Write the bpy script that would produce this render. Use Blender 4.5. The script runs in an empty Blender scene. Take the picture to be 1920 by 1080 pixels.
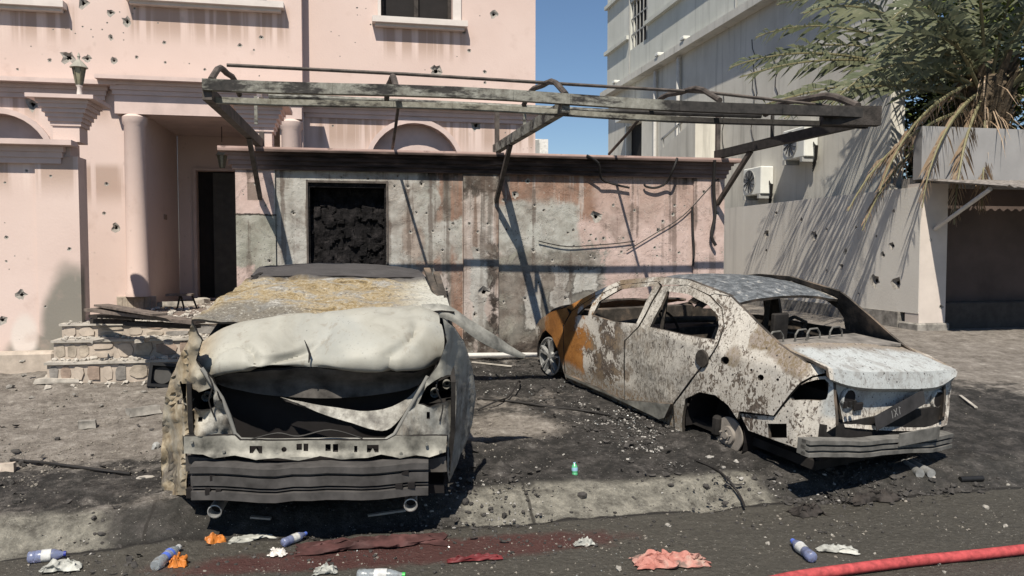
import bpy, bmesh, math, random
from mathutils import Vector, Matrix, noise as mnoise
from mathutils.geometry import delaunay_2d_cdt
random.seed(7)
V = Vector
SC = bpy.context.scene
COL = SC.collection
# ------------------------------------------------------------------ camera, sky, sun, exposure
FPX, HC, YAW, PITCH = 1500.0, 1.8, math.radians(11.5), math.atan(70/1500)
CAM = V((0, 0, HC))
RIGHT = V((math.cos(YAW), -math.sin(YAW), 0))
FH = V((math.sin(YAW), math.cos(YAW), 0))
FW = FH*math.cos(PITCH) - V((0, 0, 1))*math.sin(PITCH)
UP = FH*math.sin(PITCH) + V((0, 0, 1))*math.cos(PITCH)
cd = bpy.data.cameras.new('camera'); cam = bpy.data.objects.new('camera', cd); COL.objects.link(cam)
cd.sensor_width = 36; cd.lens = 36*FPX/1920; cd.clip_end = 500; cd.clip_start = .05
cam.matrix_world = Matrix((RIGHT, UP, -FW)).transposed().to_4x4(); cam.location = CAM
SC.camera = cam
SUN_L = V((.34, 1, -1.42)).normalized()
w = bpy.data.worlds.new('World'); SC.world = w; w.use_nodes = True
nt = w.node_tree; nt.nodes.clear()
sky = nt.nodes.new('ShaderNodeTexSky'); sky.sky_type = 'NISHITA'; sky.sun_disc = False
sky.sun_elevation = math.asin(-SUN_L.z); sky.sun_rotation = math.atan2(-SUN_L.x, -SUN_L.y)
sky.air_density = 1.0; sky.dust_density = .0; sky.ozone_density = 4.5
bg = nt.nodes.new('ShaderNodeBackground'); bg.inputs[1].default_value = .07
wo = nt.nodes.new('ShaderNodeOutputWorld')
nt.links.new(sky.outputs[0], bg.inputs[0]); nt.links.new(bg.outputs[0], wo.inputs[0])
sd = bpy.data.lights.new('sun', 'SUN'); sd.energy = 5.0; sd.angle = math.radians(.53); sd.color = (1, .93, .81)
so = bpy.data.objects.new('sun', sd); COL.objects.link(so)
so.rotation_euler = SUN_L.to_track_quat('-Z', 'Y').to_euler(); so.location = (-3, -6, 12)
SC.view_settings.view_transform = 'Standard'; SC.view_settings.look = 'None'
SC.view_settings.exposure = 0.42; SC.view_settings.gamma = 1
SC.view_settings.use_curve_mapping = False
SC.render.engine = 'CYCLES'
SC.cycles.max_bounces = 6; SC.cycles.diffuse_bounces = 2

# ------------------------------------------------------------------ measuring: a sight line met with a plane of the place
def ray(px, py): return FW + RIGHT*((px-960)/FPX) - UP*((py-540)/FPX)
def hit(px, py, p0, n):
    r = ray(px, py); return CAM + r*(((p0-CAM) @ n)/(r @ n))
def onY(px, py, Y): return hit(px, py, V((0, Y, 0)), V((0, 1, 0)))
def onX(px, py, X): return hit(px, py, V((X, 0, 0)), V((1, 0, 0)))
def onZ(px, py, Z): return hit(px, py, V((0, 0, Z)), V((0, 0, 1)))
def sstep(a, b, x):
    t = max(0, min(1, (x-a)/(b-a))); return t*t*(3-2*t)
def fbm(p, o=4): return mnoise.fractal(V(p), 1.0, 2.0, o)
def ground_z(x, y):
    if y < 5.13: z = 0
    elif y < 5.42: z = .12*sstep(5.11, 5.44, y)
    elif y < 10: z = .12 + .105*(y-5.42)
    else: z = .601 + .02*min(y-10, 3)
    return z
def onG(px, py):
    r = ray(px, py); t = 1.0
    for i in range(4000):
        p = CAM + r*t
        if p.z <= ground_z(p.x, p.y): return p
        t += .005
    return p

# ------------------------------------------------------------------ objects
def obj(name, verts, faces, mats, parent=None, mi=None, smooth=None):
    me = bpy.data.meshes.new(name)
    me.from_pydata([tuple(v) for v in verts], [], faces)
    for m in (mats if isinstance(mats, (list, tuple)) else [mats]): me.materials.append(m)
    if mi: me.polygons.foreach_set('material_index', mi)
    if smooth is not None:
        me.polygons.foreach_set('use_smooth', [True]*len(me.polygons))
        me.set_sharp_from_angle(angle=math.radians(smooth))
    me.update()
    o = bpy.data.objects.new(name, me); COL.objects.link(o)
    if parent: o.parent = parent
    return o
def thing(name, label, cat, loc=(0, 0, 0), rot=None, group=None):
    o = bpy.data.objects.new(name, None); COL.objects.link(o); o.empty_display_size = .1
    o.location = loc
    if rot is not None: o.rotation_euler = rot
    o['label'] = label; o['category'] = cat
    if group: o['group'] = group
    return o
def tag(o, label=None, cat=None, group=None, kind=None):
    for k, v in (('label', label), ('category', cat), ('group', group), ('kind', kind)):
        if v: o[k] = v
    return o
class MB:
    """collects shapes of ONE piece"""
    def __init__(s): s.v = []; s.f = []; s.m = []
    def add(s, vs, fs, m=0):
        b = len(s.v); s.v += [V(v) for v in vs]; s.f += [tuple(b+i for i in f) for f in fs]; s.m += [m]*len(fs); return s
    def box(s, a, b, m=0, bev=0):
        x0, y0, z0 = a; x1, y1, z1 = b
        if bev:
            bm = bmesh.new(); bmesh.ops.create_cube(bm, size=1)
            for v in bm.verts: v.co = V((x0+(v.co.x+.5)*(x1-x0), y0+(v.co.y+.5)*(y1-y0), z0+(v.co.z+.5)*(z1-z0)))
            bmesh.ops.bevel(bm, geom=bm.edges[:], offset=bev, segments=1, affect='EDGES', profile=.5)
            s.add([v.co.copy() for v in bm.verts], [[v.index for v in f.verts] for f in bm.faces], m); bm.free(); return s
        return s.add([(x0,y0,z0),(x1,y0,z0),(x1,y1,z0),(x0,y1,z0),(x0,y0,z1),(x1,y0,z1),(x1,y1,z1),(x0,y1,z1)],
                     [(0,3,2,1),(4,5,6,7),(0,1,5,4),(1,2,6,5),(2,3,7,6),(3,0,4,7)], m)
    def obox(s, mat, size, m=0):   # oriented box centred on a matrix
        hx, hy, hz = [q/2 for q in size]
        vs = [mat @ V(p) for p in [(-hx,-hy,-hz),(hx,-hy,-hz),(hx,hy,-hz),(-hx,hy,-hz),(-hx,-hy,hz),(hx,-hy,hz),(hx,hy,hz),(-hx,hy,hz)]]
        return s.add(vs, [(0,3,2,1),(4,5,6,7),(0,1,5,4),(1,2,6,5),(2,3,7,6),(3,0,4,7)], m)
    def bar(s, p, q, wd, ht, m=0, up=V((0, 0, 1))):   # rectangular bar p->q
        p, q = V(p), V(q); d = q-p; L = d.length; d.normalize()
        r = d.cross(up)
        if r.length < 1e-3: r = d.cross(V((1, 0, 0)))
        r.normalize(); u = r.cross(d)
        mt = Matrix((d, r, u)).transposed().to_4x4(); mt.translation = (p+q)/2
        return s.obox(mt, (L, wd, ht), m)
    def tube(s, pts, rad, n=8, m=0, cap=True):
        pts = [V(p) for p in pts]; k = len(pts)
        rr = rad if isinstance(rad, (list, tuple)) else [rad]*k
        vs = []; fs = []; prev = None
        for i, p in enumerate(pts):
            d = (pts[min(i+1, k-1)]-pts[max(i-1, 0)]).normalized()
            if prev is None:
                r = d.cross(V((0, 0, 1)))
                if r.length < .05: r = d.cross(V((1, 0, 0)))
            else: r = prev - d*(prev @ d)
            r.normalize(); prev = r; u = d.cross(r)
            for j in range(n):
                a = 2*math.pi*j/n; vs.append(p + (r*math.cos(a)+u*math.sin(a))*rr[i])
        for i in range(k-1):
            for j in range(n):
                a, b = i*n+j, i*n+(j+1) % n; fs.append((a, b, b+n, a+n))
        if cap: fs += [tuple(reversed(range(n))), tuple(range((k-1)*n, k*n))]
        return s.add(vs, fs, m)
    def lathe(s, prof, c=(0, 0, 0), ax='z', n=20, m=0, mt=None, cap=True):
        vs = []; fs = []; c = V(c)
        for r, h in prof:
            for j in range(n):
                a = 2*math.pi*j/n; x, y = r*math.cos(a), r*math.sin(a)
                p = V((x, y, h)) if ax == 'z' else V((x, h, y)) if ax == 'y' else V((h, x, y))
                vs.append((mt @ p) if mt else c+p)
        for i in range(len(prof)-1):
            for j in range(n):
                a, b = i*n+j, i*n+(j+1) % n; fs.append((a, b, b+n, a+n))
        if cap: fs += [tuple(reversed(range(n))), tuple(range((len(prof)-1)*n, len(prof)*n))]
        return s.add(vs, fs, m)
    def build(s, name, mats, parent=None, smooth=None):
        o = obj(name, s.v, s.f, mats, parent, s.m, smooth)
        bm = bmesh.new(); bm.from_mesh(o.data); bmesh.ops.recalc_face_normals(bm, faces=bm.faces[:]); bm.to_mesh(o.data); bm.free()
        return o
def pip(x, y, poly):
    c = False; j = len(poly)-1
    for i in range(len(poly)):
        xi, yi = poly[i]; xj, yj = poly[j]
        if (yi > y) != (yj > y) and x < (xj-xi)*(y-yi)/(yj-yi)+xi: c = not c
        j = i
    return c
def resample(poly, sp):
    out = []
    for i, (x, y) in enumerate(poly):
        x2, y2 = poly[(i+1) % len(poly)]; L = math.hypot(x2-x, y2-y); n = max(1, int(round(L/sp))) if sp else 1
        for k in range(n): out.append((x+(x2-x)*k/n, y+(y2-y)*k/n))
    return out
def smooth_poly(poly, it=1):
    for _ in range(it):
        o = []
        for i, (x, y) in enumerate(poly):
            x2, y2 = poly[(i+1) % len(poly)]; o += [(x*.75+x2*.25, y*.75+y2*.25), (x*.25+x2*.75, y*.25+y2*.75)]
        poly = o
    return poly
def cdt(outline, holes=(), sp=None):
    loops = [resample(outline, sp)]+[resample(h, sp) for h in holes]
    pts = []; edges = []
    for lp in loops:
        b = len(pts); pts += lp; edges += [(b+i, b+(i+1) % len(lp)) for i in range(len(lp))]
    if sp:
        xs = [p[0] for p in outline]; ys = [p[1] for p in outline]; bp = list(pts)
        cell = {}
        for p in bp: cell.setdefault((int(p[0]//sp), int(p[1]//sp)), []).append(p)
        y = min(ys)+sp*.5; row = 0
        while y < max(ys):
            x = min(xs)+(sp*.5 if row % 2 else 0)
            while x < max(xs):
                if pip(x, y, outline) and not any(pip(x, y, h) for h in holes):
                    ci, cj = int(x//sp), int(y//sp)
                    if all((x-q[0])**2+(y-q[1])**2 > (.45*sp)**2 for a in (-1, 0, 1) for c in (-1, 0, 1) for q in cell.get((ci+a, cj+c), ())): pts.append((x, y))
                x += sp
            y += sp*.866; row += 1
    r = delaunay_2d_cdt([V(p) for p in pts], edges, [], 0, 1e-7)
    vs = [(v.x, v.y) for v in r[0]]; tris = []
    for f in r[2]:
        x = sum(vs[i][0] for i in f)/3; y = sum(vs[i][1] for i in f)/3
        if pip(x, y, outline) and not any(pip(x, y, h) for h in holes): tris.append(tuple(f))
    return vs, tris
def skin(vs, tris, outer, inner, mb, m0=0, m1=1):
    """outer/inner: lists of 3d points for the 2d verts; closes the rim"""
    b = len(mb.v); n = len(vs)
    cnt = {}
    for t in tris:
        for i in range(3):
            e = (t[i], t[(i+1) % 3]); cnt[e] = 1
    rim = [e for e in cnt if (e[1], e[0]) not in cnt]
    mb.add(list(outer)+list(inner), list(tris), m0)
    mb.f += [tuple(b+n+i for i in reversed(t)) for t in tris]; mb.m += [m1]*len(tris)
    mb.f += [(b+e[1], b+e[0], b+n+e[0], b+n+e[1]) for e in rim]; mb.m += [m1]*len(rim)
def cat(p0, p1, p2, p3, t):
    return p1*(1.0)+((p2-p0)*t+(p0*2-p1*5+p2*4-p3)*t*t+(p1*3-p0-p2*0-p2*3+p3)*t*t*t)*.5
def net(rows, nu, nv, linear_rows=False):
    """control net (rows of Vectors) -> finer net"""
    def up(line, n, lin=False):
        k = len(line); out = []
        for i in range(k-1):
            p0, p1, p2, p3 = line[max(i-1, 0)], line[i], line[i+1], line[min(i+2, k-1)]
            for j in range(n):
                t = j/n; out.append(p1.lerp(p2, t) if lin else cat(p0, p1, p2, p3, t))
        out.append(line[-1].copy()); return out
    R_ = [up(r, nu) for r in rows]
    cols = [up([r[i] for r in R_], nv, linear_rows) for i in range(len(R_[0]))]
    return [[cols[i][j] for i in range(len(cols))] for j in range(len(cols[0]))]
def sheet(g, thick, mb, m0=0, m1=1, amp=0, fr=4, seed=0, flip=False, ridge=0):
    nr, nc = len(g), len(g[0]); nor = []
    for j in range(nr):
        for i in range(nc):
            a = g[j][min(i+1, nc-1)]-g[j][max(i-1, 0)]; c = g[min(j+1, nr-1)][i]-g[max(j-1, 0)][i]
            nn = a.cross(c); nor.append((nn.normalized() if nn.length > 1e-9 else V((0, 0, 1)))*(-1 if flip else 1))
    flat = [g[j][i] for j in range(nr) for i in range(nc)]
    if amp: flat = [p+nor[k]*amp*fbm(p*fr+V((seed, seed*2, 0))) for k, p in enumerate(flat)]
    if ridge: flat = [p-nor[k]*ridge*max(0, 1-11*abs(mnoise.noise(p*2.3+V((seed, 3, 1)))))*(.4+abs(fbm(p*1.5))) for k, p in enumerate(flat)]
    inn = [p-nor[k]*thick for k, p in enumerate(flat)]
    tris = []
    for j in range(nr-1):
        for i in range(nc-1):
            q = (j*nc+i, j*nc+i+1, (j+1)*nc+i+1, (j+1)*nc+i)
            tris.append(tuple(reversed(q)) if flip else q)
    b = len(mb.v); n = len(flat)
    cnt = {}
    for t in tris:
        for i in range(4): cnt[(t[i], t[(i+1) % 4])] = 1
    rim = [e for e in cnt if (e[1], e[0]) not in cnt]
    mb.add(flat+inn, tris, m0)
    mb.f += [tuple(b+n+i for i in reversed(t)) for t in tris]; mb.m += [m1]*len(tris)
    mb.f += [(b+e[1], b+e[0], b+n+e[0], b+n+e[1]) for e in rim]; mb.m += [m1]*len(rim)
def build_raw(mb, name, mats, parent=None, smooth=None): return obj(name, mb.v, mb.f, mats, parent, mb.m, smooth)
def circ(cx, cy, r, n=16, ry=None, a0=0): return [(cx+r*math.cos(2*math.pi*i/n+a0), cy+(ry or r)*math.sin(2*math.pi*i/n+a0)) for i in range(n)]

# ------------------------------------------------------------------ materials
class G:
    def __init__(s, name):
        s.mat = bpy.data.materials.new(name); s.mat.use_nodes = True; s.nt = s.mat.node_tree; s.nt.nodes.clear()
        s.out = s.n('ShaderNodeOutputMaterial'); s.b = s.n('ShaderNodeBsdfPrincipled'); s.nt.links.new(s.b.outputs[0], s.out.inputs[0])
        s._p = s._o = None
    def n(s, t, **k):
        x = s.nt.nodes.new(t)
        for a, v in k.items(): setattr(x, a, v)
        return x
    def put(s, sock, v):
        if isinstance(v, bpy.types.NodeSocket): s.nt.links.new(v, sock)
        else:
            if sock.type == 'RGBA' and len(v) == 3: v = (*v, 1)
            sock.default_value = v
    def pos(s):
        if not s._p: s._p = s.n('ShaderNodeNewGeometry').outputs['Position']
        return s._p
    def ob(s):
        if not s._o: s._o = s.n('ShaderNodeTexCoord').outputs['Object']
        return s._o
    def xyz(s, v):
        x = s.n('ShaderNodeSeparateXYZ'); s.put(x.inputs[0], v); return x.outputs[0], x.outputs[1], x.outputs[2]
    def sc(s, v, k, loc=(0, 0, 0)):
        x = s.n('ShaderNodeMapping'); s.put(x.inputs[0], v); x.inputs[3].default_value = k; x.inputs[1].default_value = loc; return x.outputs[0]
    def m(s, op, a, b=0.0, clamp=False):
        x = s.n('ShaderNodeMath', operation=op, use_clamp=clamp); s.put(x.inputs[0], a); s.put(x.inputs[1], b); return x.outputs[0]
    def noise(s, v, scale, det=5, ro=.55, dist=0):
        x = s.n('ShaderNodeTexNoise'); s.put(x.inputs['Vector'], v)
        x.inputs['Scale'].default_value = scale; x.inputs['Detail'].default_value = det; x.inputs['Roughness'].default_value = ro; x.inputs['Distortion'].default_value = dist
        return x.outputs[0]
    def voro(s, v, scale, feature='F1', out=0, rnd=1):
        x = s.n('ShaderNodeTexVoronoi', feature=feature); s.put(x.inputs['Vector'], v); x.inputs['Scale'].default_value = scale
        x.inputs['Randomness'].default_value = rnd
        return x.outputs[out]
    def rng(s, v, a, b, lo=0., hi=1.):
        x = s.n('ShaderNodeMapRange', interpolation_type='SMOOTHSTEP'); s.put(x.inputs[0], v)
        if a > b: a, b, lo, hi = b, a, hi, lo
        for i, q in enumerate((a, b, lo, hi)): x.inputs[i+1].default_value = q
        return x.outputs[0]
    def mix(s, f, a, b, blend='MIX'):
        x = s.n('ShaderNodeMix', data_type='RGBA', blend_type=blend); s.put(x.inputs[0], f); s.put(x.inputs[6], a); s.put(x.inputs[7], b); return x.outputs[2]
    def ramp(s, f, stops):
        x = s.n('ShaderNodeValToRGB'); s.put(x.inputs[0], f); e = x.color_ramp.elements
        while len(e) < len(stops): e.new(.5)
        for i, (p, c) in enumerate(stops): e[i].position = p; e[i].color = (*c, 1) if len(c) == 3 else c
        return x.outputs[0]
    def blob(s, x, z, c, r, nz, k=.6, lo=.65, hi=1.05):
        """soft-edged stain of its own shape, ragged by nz"""
        a = s.m('DIVIDE', s.m('SUBTRACT', x, c[0]), r[0]); b = s.m('DIVIDE', s.m('SUBTRACT', z, c[1]), r[1])
        d = s.m('SQRT', s.m('ADD', s.m('MULTIPLY', a, a), s.m('MULTIPLY', b, b)))
        d = s.m('ADD', d, s.m('MULTIPLY', s.m('SUBTRACT', nz, .5), k*2))
        return s.rng(d, hi, lo)
    def rect(s, x, z, x0, x1, z0, z1, nz, k=.3, w=.02):
        a = s.m('MINIMUM', s.m('SUBTRACT', x, x0), s.m('SUBTRACT', x1, x)); b = s.m('MINIMUM', s.m('SUBTRACT', z, z0), s.m('SUBTRACT', z1, z))
        d = s.m('ADD', s.m('MINIMUM', a, b), s.m('MULTIPLY', s.m('SUBTRACT', nz, .5), k*2))
        return s.rng(d, -w, w)
    def bump(s, h, st=.5, d=.01, nrm=None):
        x = s.n('ShaderNodeBump'); x.inputs['Strength'].default_value = st; x.inputs['Distance'].default_value = d; s.put(x.inputs['Height'], h)
        if nrm: s.put(x.inputs['Normal'], nrm)
        return x.outputs[0]
    def fin(s, col, rough=.8, metal=0., nrm=None, spec=.3, **k):
        s.put(s.b.inputs['Base Color'], col); s.put(s.b.inputs['Roughness'], rough); s.put(s.b.inputs['Metallic'], metal)
        s.b.inputs['Specular IOR Level'].default_value = spec
        if nrm: s.put(s.b.inputs['Normal'], nrm)
        for a, v in k.items(): s.put(s.b.inputs[a.replace('_', ' ')], v)
        return s.mat
MAX = lambda g, *a: a[0] if len(a) == 1 else g.m('MAXIMUM', a[0], MAX(g, *a[1:]))
def plain(name, col, rough=.8, metal=0., var=.25, scale=8, bump=.2, bd=.004, spec=.3, world=False):
    g = G(name); p = g.pos() if world else g.ob()
    n = g.noise(p, scale, 6, .6)
    lo = tuple(c*(1-var) for c in col); hi = tuple(min(1, c*(1+var)) for c in col)
    return g.fin(g.ramp(n, [(.3, lo), (.7, hi)]), rough, metal, g.bump(g.noise(p, scale*5, 4), bump, bd), spec)
# ================================================================== materials of the place
def m_ground():
    g = G('burnt_ground'); p = g.pos(); x, y, z = g.xyz(p)
    n1 = g.noise(p, 1.1, 6, .6); n2 = g.noise(p, 5, 8, .65); n3 = g.noise(p, 28, 6, .7); n4 = g.noise(g.sc(p, (1, 4, 1)), 1.6, 5)
    nf = g.m('ADD', g.m('MULTIPLY', n2, .5), g.m('MULTIPLY', g.noise(p, 17, 8, .75), .5))
    dust = g.ramp(nf, [(.34, (.075, .064, .055)), (.47, (.17, .15, .13)), (.56, (.24, .215, .19)), (.66, (.36, .335, .30))])
    dark = g.ramp(nf, [(.34, (.009, .0085, .008)), (.48, (.026, .024, .022)), (.58, (.062, .056, .052)), (.68, (.15, .14, .13))])
    asph = g.ramp(n3, [(.2, (.042, .038, .031)), (.55, (.072, .066, .055)), (.8, (.115, .106, .088))])
    # soot where the cars burnt, ash-free dust by the house and left of the entry
    nm = g.m('ADD', g.m('MULTIPLY', n1, .6), g.m('MULTIPLY', n2, .4)); S = dict(lo=.35, hi=1.25)
    soot = MAX(g, g.blob(x, y, (.0, 6.6), (1.7, 3.0), nm, .5, **S), g.blob(x, y, (3.3, 7.0), (1.9, 3.1), nm, .5, **S), g.blob(x, y, (1.7, 6.2), (2.0, 1.2), nm, .7, **S), g.m('MULTIPLY', g.blob(x, y, (-2.4, 5.9), (2.4, .7), nm, .7, **S), .75), g.blob(x, y, (1.2, 8.4), (2.6, 1.0), nm, .7, **S), g.blob(x, y, (5.6, 6.3), (2.8, 1.7), nm, .6, **S))
    pale = MAX(g, g.blob(x, y, (1.15, 6.75), (.8, .42), nm, .9, **S), g.blob(x, y, (7, 9.2), (2.6, 1.5), nm, .5, **S), g.blob(x, y, (-2.6, 7.6), (2.0, 1.2), nm, .7, **S))
    f = g.m('SUBTRACT', g.m('ADD', soot, g.rng(n4, .45, .75, 0, .3), True), g.m('MULTIPLY', pale, .8), True)
    f = g.rng(g.m('ADD', f, g.m('MULTIPLY', g.m('SUBTRACT', nf, .5), -1.2)), .2, .8)
    drive = g.mix(f, dust, dark)
    kerb = g.ramp(g.noise(p, 9, 8, .75), [(.32, (.05, .045, .038)), (.5, (.17, .16, .135)), (.68, (.30, .28, .235))])
    kerbm = g.m('MULTIPLY', g.rng(y, 5.06, 5.12), g.rng(y, 5.56, 5.44))
    nk = g.noise(g.sc(p, (1, .5, 1)), 2.1, 6, .62)
    kp = MAX(g, g.rect(x, y, .72, 3.0, 4.9, 5.62, nk, .35, .10), g.rect(x, y, -9, -1.5, 4.9, 5.62, nk, .45, .12))
    kerb = g.mix(g.m('MULTIPLY', g.m('SUBTRACT', 1.0, kp), .93), kerb, dark)
    jt = g.m('ABSOLUTE', g.m('SUBTRACT', g.m('FRACT', g.m('ADD', g.m('MULTIPLY', x, .41), g.m('MULTIPLY', n2, .02))), .5))
    kerb = g.mix(g.m('MULTIPLY', g.rng(jt, .006, .003), .8), kerb, (.025, .022, .019))
    red = g.blob(x, y, (.35, 4.72), (1.5, .22), n2, .5)
    road = g.mix(g.m('MULTIPLY', red, .75), asph, (.075, .022, .02))
    road = g.mix(g.rng(n2, .58, .75, 0, .6), road, (.10, .09, .075))
    yw = g.m('ADD', y, g.m('MULTIPLY', g.m('SUBTRACT', n2, .5), .06)); c = g.mix(g.rng(yw, 5.12, 5.095), g.mix(kerbm, drive, kerb), road)
    c = g.mix(g.m('MULTIPLY', g.rng(yw, 5.06, 5.10), g.rng(yw, 5.13, 5.11)), c, (.02, .018, .016))
    sp = g.voro(p, 55); c = g.mix(g.m('MULTIPLY', g.rng(sp, .2, .12), g.rng(n3, .52, .6)), c, (.42, .40, .36))
    h = g.m('ADD', g.m('MULTIPLY', n3, .5), g.m('ADD', n2, g.m('MULTIPLY', g.noise(p, 90, 3, .7), .25)))
    wet = g.rng(y, 5.12, 4.95)
    oil = g.m('MULTIPLY', g.rng(n1, .52, .62), soot)
    return g.fin(c, g.mix(MAX(g, g.m('MULTIPLY', wet, .7), oil), (.92,)*3, (.42,)*3), 0, g.bump(h, 1.0, .04), .3)
def m_pink():
    g = G('pink_render'); p = g.pos(); x, y, z = g.xyz(p)
    n = g.noise(p, .8, 5); st = g.noise(g.sc(p, (7, 7, .22)), 1, 4, .5); fine = g.noise(p, 40, 4)
    base = g.ramp(n, [(.3, (.545, .425, .38)), (.7, (.60, .48, .435))])
    # rain dirt below the sills, cut by pale run-off streaks
    low = MAX(g, *[g.m('MULTIPLY', g.m('MULTIPLY', g.rng(z, a-.55, a-.2), g.rng(z, a+.12, a)), g.m('MULTIPLY', g.rng(x, x0-.05, x0+.1), g.rng(x, x1+.05, x1-.1)))
                   for a, x0, x1 in ((4.98, -2.8, -.75), (4.88, -6, -3.4), (4.97, .3, 1.7), (3.64, -.6, 2.8), (3.9, -6, -3.0), (2.85, -6, -2.8))])
    dirt = g.m('MULTIPLY', low, g.rng(st, .58, .46))
    c = g.mix(g.m('MULTIPLY', dirt, .75), base, (.33, .235, .185))
    c = g.mix(g.m('MULTIPLY', g.m('MULTIPLY', low, g.rng(st, .58, .68)), .6), c, (.66, .545, .49))
    foot = g.blob(x, z, (-2.95, .9), (.32, .75), n, .5)
    c = g.mix(MAX(g, g.m('MULTIPLY', foot, g.rng(y, 9.5, 9.4)), g.m('MULTIPLY', g.blob(x, z, (-3.25, .72), (.4, .22), n, .5), g.rng(y, 9.5, 9.4))), c, (.20, .185, .16))
    c = g.mix(g.m('MULTIPLY', g.blob(x, z, (-3.4, .9), (.16, .3), n, .6), g.rng(y, 9.5, 9.4)), c, (.60, .53, .485))
    c = g.mix(g.rng(g.noise(p, 2.7, 6, .6), .56, .72, 0, .35), c, (.42, .31, .265))
    for k_ in (3.1, 7.3):
        vz = g.voro(p, k_); c = g.mix(g.m('MULTIPLY', g.rng(vz, .16, .02), g.rng(st, .5, .6, 0, .5)), c, (.36, .29, .25))
    return g.fin(c, .85, 0, g.bump(g.m('ADD', fine, g.noise(p, 6, 4)), .25, .006), .2)
def m_burnt_wall():
    g = G('burnt_wall_render'); p = g.pos(); x, y, z = g.xyz(p)
    n = g.noise(p, 1.6, 7, .62); n2 = g.noise(p, 6, 7, .65); st = g.noise(g.sc(p, (9, 9, .35)), 1, 5, .55); fine = g.noise(p, 45, 4)
    pink = g.ramp(n2, [(.3, (.43, .32, .285)), (.7, (.52, .405, .37))])
    cem = g.ramp(n2, [(.25, (.20, .19, .165)), (.5, (.34, .335, .305)), (.75, (.46, .455, .42))])
    lite = g.ramp(n2, [(.3, (.30, .29, .265)), (.7, (.44, .425, .395))])
    brown = g.ramp(n2, [(.3, (.17, .10, .072)), (.7, (.32, .205, .155))])
    dkgr = g.ramp(n2, [(.3, (.10, .093, .083)), (.7, (.215, .20, .175))])
    soot = g.ramp(n2, [(.3, (.012, .010, .009)), (.7, (.05, .042, .037))])
    B = lambda cx, cz, rx, rz, k=.5, nn=n: g.blob(x, z, (cx, cz), (rx, rz), nn, k)
    R = lambda x0, x1, z0, z1, k=.25, w=.03, nn=n: g.rect(x, z, x0, x1, z0, z1, nn, k, w)
    nb = g.noise(p, 3.4, 8, .7, .4)
    edge = lambda m_: g.m('MULTIPLY', g.m('MULTIPLY', m_, g.m('SUBTRACT', 1.0, m_)), 4.0)
    greenish = g.ramp(n2, [(.25, (.155, .15, .125)), (.5, (.27, .265, .225)), (.75, (.38, .37, .33))])
    c = pink
    # first panel: bare grey cement, paler round the opening
    p1 = g.m('MULTIPLY', g.rng(x, -.83, -.80), g.rng(x, 1.315, 1.30))
    c = g.mix(p1, c, g.mix(g.rng(nb, .42, .60), cem, lite))
    c = g.mix(g.m('MULTIPLY', p1, MAX(g, R(-.8, 1.3, 2.6, 2.8, .05), R(-.62, -.45, 1.4, 2.75, .06), R(.43, .75, 1.5, 2.7, .12))), c, lite)
    c = g.mix(R(.60, .80, 1.8, 2.3, .3), c, g.mix(.5, brown, cem))
    bm1 = MAX(g, R(1.02, 1.5, 2.2, 2.9, .35), R(.72, 1.5, .3, 1.72, .4, .10, nb)); c = g.mix(g.m('MULTIPLY', p1, bm1), c, g.mix(g.rng(st, .45, .62), brown, dkgr))
    c = g.mix(g.m('MULTIPLY', p1, R(.85, 1.1, .6, 1.5, .35, .03, nb)), c, g.mix(.4, lite, pink))
    # left pilaster: pink above a crack, green grey cement below
    pl = g.rng(x, -.79, -.80); crk = g.m('ADD', z, g.m('MULTIPLY', g.m('SUBTRACT', nb, .5), .10))
    c = g.mix(g.m('MULTIPLY', pl, g.rng(crk, 2.20, 2.19)), c, greenish)
    c = g.mix(g.m('MULTIPLY', pl, R(-1.3, -1.06, .3, 1.62, .12, .02, nb)), c, pink)
    c = g.mix(g.m('MULTIPLY', pl, g.m('MULTIPLY', g.rng(crk, 2.18, 2.19), g.rng(crk, 2.212, 2.20))), c, (.04, .035, .03))
    c = g.mix(R(-1.10, -.99, 2.36, 2.56, .0, .005), c, (.22, .17, .145))
    # pilaster in the middle
    pm_ = g.m('MULTIPLY', g.rng(x, 1.312, 1.314), g.rng(x, 1.734, 1.732))
    c = g.mix(pm_, c, g.mix(g.rng(st, .40, .50), g.mix(.45, brown, dkgr), g.mix(g.rng(st, .52, .64), g.mix(.5, cem, pink), lite)))
    c = g.mix(MAX(g, R(1.40, 1.60, .75, 1.85, .14, .01, nb), R(1.58, 1.68, 2.35, 2.6, .2, .01, nb)), c, lite)
    c = g.mix(g.m('MULTIPLY', pm_, MAX(g, R(1.2, 1.8, 2.44, 2.9, .5, .05, nb), R(1.3, 1.45, .3, 1.0, .2), R(1.60, 1.74, .8, 1.9, .25, .03, nb))), c, g.mix(g.rng(nb, .5, .58), soot, dkgr))
    # right panel
    p2 = g.m('MULTIPLY', g.rng(x, 1.734, 1.737), g.rng(x, 4.203, 4.2))
    P = lambda m_: g.m('MULTIPLY', p2, m_)
    strk = g.m('MULTIPLY', g.rng(st, .535, .575), .8)
    c = g.mix(P(R(2.7, 4.3, 2.15, 2.9, .45, .15)), c, g.mix(strk, g.mix(.6, brown, pink), pink))
    c = g.mix(P(R(1.6, 2.95, 2.15, 2.9, .35, .08)), c, g.mix(strk, brown, g.mix(.5, pink, cem)))
    cm = R(1.6, 2.75, 1.72, 2.36, .35, .06); c = g.mix(P(cm), c, g.mix(g.rng(nb, .45, .6), cem, lite))
    lo = R(1.6, 3.05, .2, 1.78, .35, .06, nb); c = g.mix(P(lo), c, g.mix(g.rng(nb, .45, .62), dkgr, greenish))
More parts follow.
